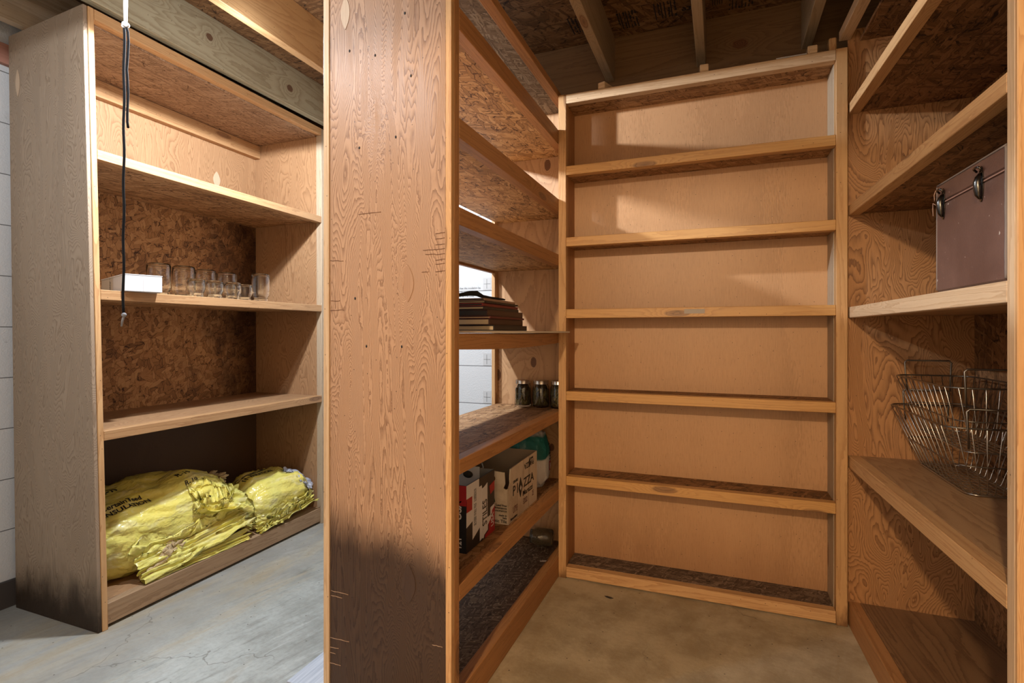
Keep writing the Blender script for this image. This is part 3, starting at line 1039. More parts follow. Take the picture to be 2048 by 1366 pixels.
# ------------------------------------------------------------------ yellow insulation bags
def lump(spine, n=96, seed=0, amp=.02, crease=.012, floor_z=.0905, e=.8, lim=None):
    """closed soft bag swept along a spine of (point, half width across, half height); creased along its length"""
    bm = new()
    m = len(spine)
    rings = []
    steps = 110

    def at(t):
        f = t * (m - 1)
        i = min(int(f), m - 2)
        a, b = spine[i], spine[i + 1]
        u = f - i
        u = u * u * (3 - 2 * u) * .5 + u * .5
        return [Vector(a[0]).lerp(Vector(b[0]), u), a[1] + (b[1] - a[1]) * u, a[2] + (b[2] - a[2]) * u]
    for s in range(steps + 1):
        t = s / steps
        c, w_, h_ = at(t)
        c2, _, _ = at(min(1, t + .01))
        c1, _, _ = at(max(0, t - .01))
        d = (c2 - c1).normalized()
        side = d.cross(Vector((0, 0, 1))).normalized()
        ring = []
        for k in range(n):
            a = 2 * PI * k / n
            ca, sa = math.cos(a), math.sin(a)
            p = c + side * (w_ * math.copysign(abs(ca) ** e, ca)) + Vector((0, 0, 1)) * (h_ * math.copysign(abs(sa) ** e, sa))
            nrm = (side * ca / max(w_, .01) + Vector((0, 0, 1)) * sa / max(h_, .01)).normalized()
            q = Vector((p.x * 6, p.y * 4, p.z * 6)) + Vector((seed, 0, 0))
            dsp = noise.noise(q) * amp
            qq = Vector((a * 3.2 + t * 3 + seed, t * 2.6, seed)) + Vector((noise.noise(q * .7), noise.noise(q * .7 + Vector((5, 5, 5))), 0)) * 1.4
            rg = 1 - abs(noise.noise(qq)) * 2
            dsp += max(0, rg) ** 3 * crease
            q3 = Vector((a * 7 + t * 5, t * 5, seed + 3)) + Vector((noise.noise(q), noise.noise(q + Vector((9, 0, 0))), 0)) * 2
            dsp += (1 - abs(noise.noise(q3)) * 2) * crease * .35
            p = p + nrm * dsp
            if p.z < floor_z:
                p.z = floor_z + .0008 + .002 * abs(noise.noise(q * 3))
            if lim:
                for ax, lo, hi in lim:
                    p[ax] = min(max(p[ax], lo + .003 * abs(noise.noise(q * 2))), hi - .004 * abs(noise.noise(q * 2)))
            ring.append(bm.verts.new(p))
        rings.append(ring)
    for A, B in zip(rings[:-1], rings[1:]):
        for k in range(n):
            f = bm.faces.new((A[k], A[(k + 1) % n], B[(k + 1) % n], B[k]))
            f.smooth = True
    for Rr, rev in ((rings[0], True), (rings[-1], False)):
        f = bm.faces.new(Rr[::-1] if rev else Rr)
        f.smooth = True
    bmesh.ops.recalc_face_normals(bm, faces=bm.faces[:])
    return bm


def sheet(fn, nu, nv):
    bm = new()
    g = [[bm.verts.new(fn(i / nu, j / nv)) for j in range(nv + 1)] for i in range(nu + 1)]
    for i in range(nu):
        for j in range(nv):
            f = bm.faces.new((g[i][j], g[i + 1][j], g[i + 1][j + 1], g[i][j + 1]))
            f.smooth = True
    return bm


LIM = [(0, -2.605, -2.150), (1, 1.305, 2.455)]
LIM1 = [(0, -2.605, -2.150), (1, 1.305, 2.010)]
LIM2 = [(0, -2.605, -2.150), (1, 2.018, 2.455)]
B1 = thing('insulation_bag', 'large yellow plastic bag of insulation, torn open at its near lower end', 'bag', (-2.38, 1.7, .0905), 'yellow insulation bags')
bm = lump([((-2.39, 1.315, .20), .05, .06), ((-2.385, 1.345, .235), .135, .14), ((-2.385, 1.45, .245), .185, .165), ((-2.385, 1.6, .255), .195, .178), ((-2.39, 1.75, .262), .195, .185),
           ((-2.40, 1.87, .25), .18, .165), ((-2.41, 1.94, .235), .13, .12), ((-2.42, 1.975, .22), .06, .055)], seed=3, amp=.03, crease=.014, lim=LIM1)
bv1 = BVHTree.FromBMesh(bm)
body1 = link('bag_film', bm, YEL, B1)
B2 = thing('insulation_bag', 'smaller yellow plastic bag of insulation with a greyish end beside the right panel', 'bag', (-2.32, 2.2, .0905), 'yellow insulation bags')
bm = lump([((-2.33, 2.025, .15), .05, .04), ((-2.33, 2.05, .175), .12, .09), ((-2.32, 2.12, .205), .15, .118), ((-2.31, 2.24, .212), .155, .125), ((-2.31, 2.34, .21), .15, .118),
           ((-2.31, 2.41, .19), .115, .09), ((-2.31, 2.44, .175), .05, .04)], seed=11, amp=.02, crease=.015, lim=LIM2)
bv2 = BVHTree.FromBMesh(bm)
body2 = link('bag_film', bm, YEL, B2)


def loose(par, name, mat, P0, P1, w0, w1, up, seed, bv, lift=.006, amp=.012, curl=0.0):
    """a loose flap of film draped over the bag from P0 to P1, pulled into long folds"""
    P0, P1 = Vector(P0), Vector(P1)
    d = (P1 - P0)
    un = Vector(up).normalized()
    s_ = d.cross(un).normalized()

    def fn(u, v):
        wv = w0 + (w1 - w0) * u
        edge = 1 + .35 * noise.noise(Vector((u * 4, seed, v * 2)))
        p = P0 + d * u * (1 + .06 * noise.noise(Vector((v * 6, seed, 2)))) + s_ * (v - .5) * wv * edge
        q = Vector((v * 7 + seed, u * 2.2 + .8 * noise.noise(Vector((v * 3, u * 3, seed))), seed))
        fold = max(0, 1 - 2.6 * abs(noise.noise(q))) + .5 * max(0, 1 - 3 * abs(noise.noise(q * 2.3 + Vector((3, 1, 4)))))
        p += un * (amp * (fold - .35) + amp * .5 * noise.noise(q * 1.7))
        p += un * curl * max(0, abs(v - .5) - .36) * 6
        hit = bv.find_nearest(p)
        if hit[0] is not None:
            dd = (p - hit[0]).dot(hit[1])
            if dd < lift:
                p = hit[0] + hit[1] * (lift + max(0, amp * .6 * (fold - .4)))
        p.z = max(p.z, .0925 + .002 * fold)
        p.x = min(p.x, -2.136 - .002 * fold)
        p.y = min(max(p.y, 1.30), 2.012) if par is B1 else min(max(p.y, 2.016), 2.452)
        return p
    bm = sheet(fn, 70, 40)
    return link(name, bm, mat, par)


loose(B1, 'loose_flap', YEL, (-2.185, 1.44, .150), (-2.185, 1.975, .205), .20, .15, (.78, 0, .62), 1.0, bv1, .010, .022, .02)
loose(B1, 'loose_flap', YEL, (-2.24, 1.70, .335), (-2.215, 2.00, .255), .15, .17, (.62, .1, .78), 4.3, bv1, .010, .030, .02)
loose(B1, 'loose_flap', YEL, (-2.165, 1.45, .100), (-2.155, 1.96, .105), .05, .07, (.8, 0, .6), 6.0, bv1, .008, .014, .01)
loose(B2, 'loose_flap', YEL, (-2.18, 2.02, .130), (-2.175, 2.42, .165), .12, .09, (.8, 0, .6), 8.0, bv2, .008, .022, .02)
loose(B2, 'end_film', YEL_GREY, (-2.27, 2.30, .315), (-2.20, 2.44, .225), .10, .085, (.62, .3, .72), 9.0, bv2, .003, .014)
# the tan batt showing at the torn end
bm = new()
for k in range(90):
    a = R.uniform(0, 1)
    c = Vector((-2.172 + R.uniform(-.03, .012), 1.475 + a * .13 + R.uniform(-.02, .02), .105 + a * .09 + R.uniform(-.014, .014)))
    bmesh.ops.create_icosphere(bm, subdivisions=2, radius=R.uniform(.006, .014), matrix=Matrix.Translation(c) @ Matrix.Rotation(R.uniform(0, 3), 4, 'X') @ Matrix.Scale(R.uniform(1.4, 3.0), 4, (0, 1, 0)) @ Matrix.Scale(.5, 4, (1, 0, 0)))
for v in bm.verts:
    v.co += Vector((noise.noise(v.co * 60), noise.noise(v.co * 60 + Vector((4, 4, 4))), noise.noise(v.co * 55))) * .010
    v.co.z = max(v.co.z, .092)
    v.co.x = min(v.co.x, -2.135)
tag(link('insulation_batt', bm, FLUFF, B1, smooth=True), 'tan fibrous batt showing through the tear')
bm = new()
for k in range(30):
    c = Vector((-2.36 + R.uniform(-.05, .05), 1.955 + R.uniform(-.03, .015), .375 + R.uniform(-.03, .02)))
    bmesh.ops.create_icosphere(bm, subdivisions=2, radius=R.uniform(.006, .013), matrix=Matrix.Translation(c) @ Matrix.Scale(2.4, 4, (0, 1, 0)) @ Matrix.Scale(.6, 4, (0, 0, 1)))
for v in bm.verts:
    v.co += Vector((noise.noise(v.co * 60), noise.noise(v.co * 60 + Vector((4, 4, 4))), noise.noise(v.co * 55))) * .010
link('insulation_batt', bm, FLUFF, B1, smooth=True)
# printing on the film, laid onto its surface
up_, wr = (-.72, 0, .69), (0, 1, 0)
text('printed_text', 'CertainTeed\nINSULATION', .030, INK, body1, (-2.285, 1.385, .40), wr, up_, .0003, 1, .0006, bv1)
text('printed_text', 'R-19', .036, INK, body1, (-2.36, 1.44, .46), wr, up_, .0003, 1, .0008, bv1)
text('printed_text', 'R-19', .032, INK, body1, (-2.30, 1.70, .44), wr, up_, .0003, 1, .0004, bv1)
text('printed_text', 'R-19', .030, INK, body1, (-2.255, 1.70, .40), wr, up_, .0003, 1, .0004, bv1)
text('printed_text', 'Certain', .04, INK, body1, (-2.385, 1.78, .47), wr, up_, .0003, 1, .0004, bv1)
text('printed_text', 'CertainTeed\nINSULATION', .030, INK, body2, (-2.335, 2.09, .345), wr, up_, .0003, 1, .0003, bv2)
text('printed_text', 'R-19', .040, INK_GRN, body2, (-2.28, 2.31, .31), wr, up_, .0003, 1, .0008, bv2)

# ------------------------------------------------------------------ plank on the floor
bm = new()
box(bm, (-1.242, 1.272, .024), (-1.122, 2.30, .030), 1, .001)
K = thing('vinyl_plank', 'blue-grey wood-look plank lying on the floor along the left of the tall panel', 'plank', (-1.18, 1.8, 0))
link('face_board', bm, VINYL, K)
bm = new()
box(bm, (-1.236, 1.300, 0), (-1.128, 2.28, .0238), 1, .001)
link('gap_shade', bm, plain('gap_shade_black', (.02, .02, .022), .7), K)  # black block put in as the shade of the gap under the plank

# ------------------------------------------------------------------ albums on the fourth pantry shelf
bm = new()
vs = []
for z in (1.0985, 1.1055):
    vs.append([bm.verts.new((x, y, z)) for x, y in ((-.700, 1.345), (-.622, 2.285), (-.80, 2.295), (-.96, 1.345))])
bm.faces.new(vs[0][::-1]); bm.faces.new(vs[1])
for k in range(4):
    bm.faces.new((vs[0][k], vs[0][(k + 1) % 4], vs[1][(k + 1) % 4], vs[1][k]))
bmesh.ops.recalc_face_normals(bm, faces=bm.faces[:])
tag(link('thin_board', bm, plain('cream_board', (.60, .52, .42), .6)), 'thin cream board under the album stack, poking past the shelf end', 'board')

COV = {k: plain('cover_' + k, v, .45) for k, v in dict(black=(.018, .015, .015), brown=(.05, .02, .016), maroon=(.11, .018, .02), red=(.22, .03, .03), tan=(.34, .22, .16), charcoal=(.03, .028, .03)).items()}
PAGE = M('page_edges', .8)
PAGE.color(PAGE.mix(PAGE.noise(PAGE.mulv(PAGE.obj(), 2, 2, 900), 1.0, 1), (.62, .50, .34), (.42, .32, .20)))
PAGE = PAGE.mat
PAGE_K = plain('black_page_edges', (.03, .027, .028), .8)
books = [('black', .018, .030, .0, PAGE, 'bottom album of the stack, black cover with cream page edges'),
         ('brown', .021, .000, -.008, PAGE, 'thick dark brown album second from the bottom of the stack'),
         ('maroon', .007, .008, -.002, PAGE, 'thin album with a maroon line, third from the bottom of the stack'),
         ('brown', .021, -.012, .006, PAGE_K, 'thick brown-black album with dark pages in the middle of the stack'),
         ('charcoal', .010, -.034, -.012, PAGE, 'thin charcoal album with pale page edges just under the red one'),
         ('red', .010, -.042, -.01, PAGE_K, 'thin dull red album in the upper half of the stack'),
         ('black', .007, -.025, -.03, PAGE, 'thin black album second from the top of the stack'),
         ('tan', .008, -.030, -.05, PAGE_K, 'thin pinkish tan album on top of the stack')]
z = 1.106
for cov, th, dx, dl, pg, lab in books:
    x1 = -.700 + dx * .45
    ya, yb = 1.585 + dx * .25, 1.905 + dl
    o = thing('album', lab, 'album', (x1 - .13, (ya + yb) / 2, z), 'stack of old albums')
    bm = new()
    t = min(.0025, th * .22)
    box(bm, (x1 - .26, ya, z), (x1, yb, z + t), 1, .0005)
    box(bm, (x1 - .26, ya, z + th - t), (x1, yb, z + th), 1, .0005)
    box(bm, (x1 - .004, ya, z + t), (x1, yb, z + th - t), 1, .0004)
    link('cover', bm, COV[cov], o)
    bm = new()
    box(bm, (x1 - .255, ya + .004, z + t + .0002), (x1 - .005, yb - .004, z + th - t - .0002), 1, 0)
    link('pages', bm, pg, o)
    z += th + .0006
bm = new()
tube(bm, [(-.80, 1.47, z + .004), (-.78, 1.52, z + .006), (-.755, 1.555, z + .014), (-.745, 1.585, z + .015), (-.735, 1.61, z + .006), (-.73, 1.66, z + .0045), (-.725, 1.71, z + .005), (-.718, 1.76, z + .004)], [.004, .005, .008, .009, .006, .005, .004, .003], 8)
tube(bm, [(-.735, 1.60, z + .007), (-.74, 1.66, z + .008), (-.722, 1.70, z + .004), (-.712, 1.73, z + .004)], .003, 6)
tag(link('cloth_strap', bm, plain('black_cloth', (.014, .013, .013), .85)), 'crumpled black cloth strap on top of the album stack', 'strap')

# ------------------------------------------------------------------ jars of beans
BEAN = M('dark_green_beans', .4)
BEAN.color(BEAN.mix(BEAN.noise(BEAN.obj(), 40, 2), (.055, .05, .014), (.16, .125, .04)))
BEAN = BEAN.mat
BRINE = plain('dark_brine', (.022, .018, .007), .3)


def bean_jar():
    root = thing('preserve_jar', '', 'jar', (0, 0, 0), 'jars of preserved beans')
    r, h = .041, .128
    bm = new()
    prof = [(0, .003), (r * .78, .0015), (r * .9, .0), (r * .98, .006), (r, .014), (r, .088), (r * .95, .099), (r * .84, .106), (r * .82, .112), (r * .82, .1275),
            (r * .70, .1275), (r * .70, .112), (r * .74, .105), (r * .86, .097), (r * .92, .088), (r * .92, .014), (r * .86, .007), (0, .006)]
    lathe(bm, prof, 36)
    bmesh.ops.recalc_face_normals(bm, faces=bm.faces[:])
    link('glass', bm, GLASS, root, True)
    bm = new()
    lathe(bm, [(0, .1285), (r * .86, .1285), (r * .885, .127), (r * .885, .114), (r * .90, .1125), (r * .90, .111), (r * .84, .111), (r * .84, .1278), (0, .1278)], 36)
    link('lid', bm, TIN, root, True)
    bm = new()
    lathe(bm, [(0, .008), (r * .76, .008), (r * .78, .012), (r * .78, .088), (r * .66, .104), (r * .60, .108), (0, .108)], 24)
    link('brine', bm, BRINE, root, True)
    bm = new()
    rr = random.Random(5)
    for k in range(150):
        a, zc = rr.uniform(0, 2 * PI), rr.uniform(.016, .094)
        rad = r * .825 - (.006 if zc > .088 else 0)
        t = rr.gauss(PI / 2, .55)
        ln = rr.uniform(.010, .02)
        pts = []
        for q in (-1, 0, 1):
            aa = a + q * ln * math.cos(t) / rad
            zz = min(max(zc + q * ln * math.sin(t), .011), .098)
            rq = rad if zz < .09 else rad - (zz - .09) * .7
            pts.append((rq * math.cos(aa), rq * math.sin(aa), zz))
        tube(bm, pts, .0030, 5)
    tag(link('beans', bm, BEAN, root, True), kind='stuff')
    return root


def dup(root, loc, label, rotz=0.0):
    r = root.copy()
    C.objects.link(r)
    r.location = loc
    r.rotation_euler = (0, 0, rotz)
    r['label'] = label
    for ch in list(root.children):
        c = ch.copy()
        C.objects.link(c)
        c.parent = r
        for g in list(ch.children):
            d = g.copy()
            C.objects.link(d)
            d.parent = c
    return r


bj = bean_jar()
bj.location = (-.893, 2.425, .7432)
bj['label'] = 'jar of dark preserved beans, leftmost of the three under the album shelf'
dup(bj, (-.8045, 2.432, .7432), 'jar of dark preserved beans, middle of the three under the album shelf', 1.9)
dup(bj, (-.7165, 2.435, .7432), 'jar of dark preserved beans half hidden behind the upright post', 3.7)

# ------------------------------------------------------------------ tile cartons
zb = .3925
# near one: black, red and white
T1 = thing('tile_carton', 'open black, red and white tile carton beside the tall panel', 'box', (-.9, 1.645, zb))
xa, ya, yb, hh = -.757, 1.532, 1.758, .217
bm = new()
box(bm, (xa - .30, ya, zb), (xa, yb, zb + .003), 1, 0)
box(bm, (xa - .003, ya, zb + .003), (xa, yb, zb + hh), 1, 0)
link('front_wall', bm, BLACK, T1)
bm = new()
box(bm, (xa - .30, ya, zb + .003), (xa - .003, ya + .003, zb + hh), 0, 0)
link('side_wall', bm, [BLACK], T1)
bm = new()
box(bm, (xa - .30, yb - .003, zb + .003), (xa - .003, yb, zb + hh), 0, 0)
box(bm, (xa - .30, ya + .003, zb + .003), (xa - .297, yb - .003, zb + hh), 0, 0)
link('inner_wall', bm, CARD_GREY, T1)


def poly(par, name, mat, pts, nrm, th=.0006):
    """flat printed field; pts are world points"""
    bm = new()
    vs = [bm.verts.new(Vector(p) + Vector(nrm) * .0001) for p in pts]
    f = bm.faces.new(vs)
    g = bmesh.ops.extrude_face_region(bm, geom=[f])
    for v in [e for e in g['geom'] if isinstance(e, bmesh.types.BMVert)]:
        v.co += Vector(nrm) * th
    bmesh.ops.recalc_face_normals(bm, faces=bm.faces[:])
    return link(name, bm, mat, par)


def face1(u, v):
    return (xa, ya + u * (yb - ya), zb + v * hh)


fw = [o for o in T1.children if o.name.startswith('front_wall')][0]
sw = [o for o in T1.children if o.name.startswith('side_wall')][0]
poly(fw, 'white_field', WHITE, [face1(u, v) for u, v in ((.0, 1), (.42, 1), (.42, .87), (.52, .87), (.52, .82), (.70, .82), (.70, .30), (.84, .30), (.84, .42), (.99, .44), (.99, .36), (.86, .30), (.86, .22), (.74, .18), (.74, .10), (.45, .02), (.45, .24), (.20, .14), (.20, .42), (.0, .38))], (1, 0, 0))
poly(fw, 'red_field', RED, [face1(u, v) for u, v in ((.0, .80), (.18, .80), (.18, .60), (.0, .60))], (1, 0, 0), .0012)
poly(fw, 'red_field', RED, [face1(u, v) for u, v in ((.64, .0), (1, .0), (1, .40), (.90, .36), (.90, .26), (.78, .20), (.78, .08), (.64, .05))], (1, 0, 0), .0012)
poly(fw, 'red_field', RED, [face1(u, v) for u, v in ((.80, .78), (.99, .82), (.99, .68), (.84, .64))], (1, 0, 0), .0012)
poly(fw, 'white_field', WHITE, [face1(u, v) for u, v in ((.52, .80), (.72, .86), (.72, .24), (.52, .14))], (1, 0, 0), .0011)
text('printed_text', 'STILES', .052, BLACK, fw, (xa + .0015, ya + .157, zb + .045), (0, 0, 1), (0, -1, 0), .0002, .62, .0008)
text('printed_text', 'USA', .032, WHITE, fw, (xa + .0022, yb - .012, zb + .022), (0, 0, 1), (0, -1, 0), .0002, .8, .0006)
text('printed_text', '8', .045, WHITE, fw, (xa + .0010, ya + .118, zb + .006), (0, 1, 0), (0, 0, 1), .0002, .8, .0008)
for i in range(2):
    text('printed_text', 'GLAZED WALL TILE   CARREAUX', .011, INK_G, fw, (xa + .0012, ya + .062 + i * .010, zb + .07), (0, 0, 1), (0, -1, 0), .0002, .75)
poly(sw, 'red_field', RED, [(xa - .30, ya, zb + hh), (xa, ya, zb + hh), (xa, ya, zb + hh * .70), (xa - .30, ya, zb + hh * .70)], (0, -1, 0))
text('printed_text', 'USA', .034, WHITE, sw, (xa - .018, ya - .0005, zb + .105), (0, 0, 1), (-1, 0, 0), .0002, 1, .0008)
text('printed_text', '121', .026, WHITE, sw, (xa - .018, ya - .0005, zb + .012), (0, 0, 1), (-1, 0, 0), .0002, 1, .0006)
# white flap with the hand hole, folded up inside
bm = new()
n = 14
ring_o = [(xa - .15 + .11 * c_, zz) for c_, zz in ((-1, zb + .19), (1, zb + .19), (1, zb + hh + .012), (-1, zb + hh + .012))]
box(bm, (xa - .20, yb - .02, zb + .12), (xa - .05, yb - .017, zb + hh + .008), 0, 0)
fl = link('flap', bm, WHITE, T1)
bm = new()
lathe(bm, [(0, 0), (.013, 0), (.013, .0012), (0, .0012)], 20, Matrix.Translation((xa - .095, yb - .0202, zb + hh - .022)) @ Matrix.Rotation(PI / 2, 4, 'X') @ Matrix.Scale(1.5, 4, (1, 0, 0)))
link('hand_hole', bm, plain('hole_shadow_card', (.06, .045, .03), .9), fl)

# far one: stained white carton with a torn top
T2 = thing('tile_carton', 'open stained white ceramic tile carton with a torn front corner', 'box', (-.88, 1.98, zb))
x2, c0, c1, h2 = -.727, 1.818, 2.143, .208
bm = new()
box(bm, (x2 - .292, c0 + .006, zb + .0004), (x2 - .006, c1 - .006, zb + .003), 1, 0)
link('base', bm, CARD_IN, T2)


def cardwall(name, pts, nrm):
    """torn-edged card wall with a printed outside and a brown inside; pts are (world) outline of the outer face"""
    bm = new()
    nv = Vector(nrm)
    f = bm.faces.new([bm.verts.new(Vector(p)) for p in pts])
    f.normal_update()
    if f.normal.dot(nv) < 0:
        f.normal_flip()
    g = bmesh.ops.extrude_face_region(bm, geom=[f])
    for v in [e for e in g['geom'] if isinstance(e, bmesh.types.BMVert)]:
        v.co -= nv * .004
    bmesh.ops.recalc_face_normals(bm, faces=bm.faces[:])
    bm.normal_update()
    for q in bm.faces:
        q.material_index = 0 if q.normal.dot(nv) > -.5 else 1
    return link(name, bm, [CARD_TILE, CARD_IN], T2)


fr2 = cardwall('front_wall', [(x2, c0 + .0042, zb), (x2, c1 - .0042, zb), (x2, c1 - .0042, zb + h2 * 1.0), (x2, c0 + .26, zb + h2 * .99), (x2, c0 + .20, zb + h2 * .985), (x2, c0 + .12, zb + h2 * .98), (x2, c0 + .022, zb + h2 * .965),
                              (x2, c0 + .016, zb + h2 * .80), (x2, c0 + .02, zb + h2 * .72), (x2, c0 + .008, zb + h2 * .66), (x2, c0 + .0042, zb + h2 * .65)], (1, 0, 0))
sd2 = cardwall('side_wall', [(x2 - .30, c0, zb), (x2, c0, zb), (x2, c0, zb + h2 * .65), (x2 - .010, c0, zb + h2 * .62), (x2 - .020, c0, zb + h2 * .64), (x2 - .013, c0, zb + h2 * .72), (x2 - .016, c0, zb + h2 * .92), (x2 - .05, c0, zb + h2 * .93), (x2 - .30, c0, zb + h2 * .95)], (0, -1, 0))
cardwall('side_wall', [(x2 - .30, c1, zb), (x2, c1, zb), (x2, c1, zb + h2), (x2 - .30, c1, zb + h2)], (0, 1, 0))
cardwall('back_wall', [(x2 - .30, c0 + .0042, zb), (x2 - .30, c1 - .0042, zb), (x2 - .30, c1 - .0042, zb + h2 * 1.12), (x2 - .30, c0 + .1, zb + h2 * 1.12), (x2 - .30, c0 + .1, zb + h2), (x2 - .30, c0 + .0042, zb + h2)], (-1, 0, 0))
e = .0006
text('printed_text', 'P', .052, INK, fr2, (x2 + e, c0 + .042, zb + .094), (0, 1, 0), (0, 0, 1), .0002, 1.15, .0008)
text('printed_text', 'I', .052, INK, fr2, (x2 + e, c0 + .086, zb + .094), (0, 1, 0), (0, 0, 1), .0002, 1.15, .0008)
text('printed_text', 'ZZA', .050, INK, fr2, (x2 + e, c0 + .160, zb + .096), (0, 1, 0), (0, 0, 1), .0002, 1.25, .0008)
text('printed_text', 'Marazzi', .030, INK, fr2, (x2 + e, c0 + .150, zb + .064), (0, 1, 0), (0, 0, 1), .0002, 1.3, .0005)
text('printed_text', 'CERAMIC', .013, INK, fr2, (x2 + e, c0 + .045, zb + .140), (0, 1, 0), (0, 0, 1), .0002, 1.0, .0006)
text('printed_text', 'PIAZZA', .031, INK, fr2, (x2 + e, c0 + .285, zb + .184), (0, -1, 0), (0, 0, -1), .0002, 1.1, .0005)
text('printed_text', 'MARAZZI', .012, INK, fr2, (x2 + e, c0 + .275, zb + .196), (0, -1, 0), (0, 0, -1), .0002, .9, .0004)
text('printed_text', 'U793', .036, INK_MAR, fr2, (x2 + e, c0 + .045, zb + .028), (0, 1, 0), (0, 0, 1), .0002, .62)
text('printed_text', '52032', .032, INK_MAR, fr2, (x2 + e, c0 + .155, zb + .030), (0, 1, 0), (0, 0, 1), .0002, .62)
text('printed_text', '2E', .032, INK_MAR, fr2, (x2 + e, c0 + .262, zb + .034), (0, 1, 0), (0, 0, 1), .0002, .62)
text('printed_text', 'Monocottura', .013, INK, fr2, (x2 + e, c0 + .02, zb + .008), (0, 1, 0), (0, 0, 1), .0002, 1.0, .0005)
# diamond mark through the A
dm = [(0, .034), (.022, 0), (0, -.034), (-.022, 0)]
poly(fr2, 'diamond_mark', INK, [(x2, c0 + .126 + a, zb + .106 + b * 1.15) for a, b in dm], (1, 0, 0), .0012)
poly(fr2, 'diamond_mark', WHITE, [(x2 + .0013, c0 + .126 + a * .42, zb + .104 + b * .30) for a, b in dm], (1, 0, 0), .0003)
poly(fr2, 'diamond_mark', INK, [(x2, c0 + .232 + a * .6, zb + .178 + b * .55) for a, b in dm], (1, 0, 0), .0012)
for s_, sz, zz in (('Lead free', .0115, .066), ('Low Maintenance', .0125, .056), ('High Impact Resistance', .0125, .046), ('made in', .010, .030), ('Italy', .010, .021), ('Ceramic Tile', .0165, .006)):
    text('printed_text', s_, sz, INK, sd2, (x2 - .006, c0 - e, zb + zz), (1, 0, 0), (0, 0, 1), .0002, 1, .0002, None, 'RIGHT')
poly(sd2, 'green_mark', INK_GRN, [(x2 - .075, c0, zb + .075), (x2 - .052, c0, zb + .080), (x2 - .058, c0, zb + .105), (x2 - .075, c0, zb + .112)], (0, -1, 0))
poly(sd2, 'hand_hole', plain('hole_brown', (.10, .05, .025), .9), [(x2 - .058 + .006 * math.cos(q * PI / 6), c0, zb + h2 * .80 + .009 * math.sin(q * PI / 6)) for q in range(12)], (0, -1, 0))

# ------------------------------------------------------------------ soft bag in the corner
G = thing('sack', 'white and teal plastic sack slumped behind the stained tile carton', 'bag', (-.87, 2.33, zb))
bm = lump([((-1.02, 2.32, .52), .05, .10), ((-.99, 2.32, .53), .10, .135), ((-.90, 2.33, .53), .125, .145), ((-.82, 2.335, .525), .115, .14), ((-.765, 2.34, .52), .075, .12), ((-.74, 2.34, .51), .03, .07)],
          n=64, seed=21, amp=.012, crease=.008, floor_z=zb, lim=[(1, 2.155, 2.485), (2, zb + .0004, .685)])
bvg = BVHTree.FromBMesh(bm)
SACK = M('teal_and_white_sack', .35)
_s = SACK.obj()
_zz = SACK.m('ADD', SACK.n('ShaderNodeSeparateXYZ', {0: _s}, 2), SACK.m('MULTIPLY', SACK.noise(_s, 6, 2), .07))
SACK.bump(SACK.noise(_s, 35, 4), .4, .01)
SACK.color(SACK.ramp(SACK.m('MULTIPLY', _zz, 3.0), [(0, (.62, .60, .58)), (.50, (.60, .58, .56)), (.53, (.02, .13, .12)), (.80, (.02, .15, .14)), (.84, (.55, .53, .52))], 'LINEAR'))
gb = link('sack_film', bm, SACK.mat, G)
bm = new()
for r_ in range(6):
    for k in range(4):
        p = Vector((-.70, 2.365 + .012 * k + (.006 if r_ % 2 else 0), .515 + .013 * r_))
        hit = bvg.ray_cast(p + Vector((.1, 0, 0)), Vector((-1, 0, 0)))
        if hit[0] is not None:
            bmesh.ops.create_cube(bm, size=.007, matrix=Matrix.Translation(hit[0]) @ Matrix.Scale(.3, 4, (1, 0, 0)))
link('dotted_pattern', bm, INK, gb)
bm = new()


def pt_on(y, zq, l=.0015):
    hit = bvg.ray_cast(Vector((-.5, y, zq)), Vector((-1, 0, 0)))
    return (hit[0] if hit[0] is not None else Vector((-.75, y, zq))) + Vector((l, 0, 0))


bm = sheet(lambda u, v: pt_on(2.355 + u * .075, .462 + v * .045), 10, 8)
sq = link('red_square', bm, RED, gb)
text('printed_text', 'EF', .036, WHITE, gb, (-.70, 2.365, .470), (0, 1, 0), (0, 0, 1), .0003, 1, .0008, bvg)
bm = sheet(lambda u, v: pt_on(2.35 + .022 * (2 * u - 1), .418 + .013 * (2 * v - 1) * math.sqrt(max(0, 1 - (2 * u - 1) ** 2)), .0012), 12, 6)
link('round_mark', bm, INK_MAR, gb)

# ------------------------------------------------------------------ bottom shelf: lying jar, tag, chips
bm = new()
lathe(bm, [(0, -.003), (.020, -.003), (.036, -.001), (.040, .008), (.040, .072), (.036, .084), (.031, .090), (.031, .104), (.027, .104), (.027, .090), (.032, .082), (.0365, .072), (.0365, .010), (0, .004)], 32)
bmesh.ops.recalc_face_normals(bm, faces=bm.faces[:])
jo = link('dusty_jar', bm, GLASS_D, None, True)
jo.rotation_euler = (PI / 2 - .12, 0, -1.15)
jo.location = (-.742, 2.412, .1315)
tag(jo, 'dusty brown glass jar lying on its side on the bottom shelf by the post', 'jar')
bm = new()
box(bm, (-.018, -.006, 0), (.018, .006, .0015), 0, .0004)
for sx in (-.013, .013):
    box(bm, (sx - .002, -.002, .0014), (sx + .002, .002, .0018), 0, 0, mi=1)
o = link('name_tag', bm, [plain('white_tag', (.66, .63, .58), .5), INK], None, True)
o.location = (-.728, 2.245, .0905)
o.rotation_euler = (0, 0, .40)
tag(o, 'small white tag plate with two holes on the dirty bottom shelf', 'tag')
bm = new()
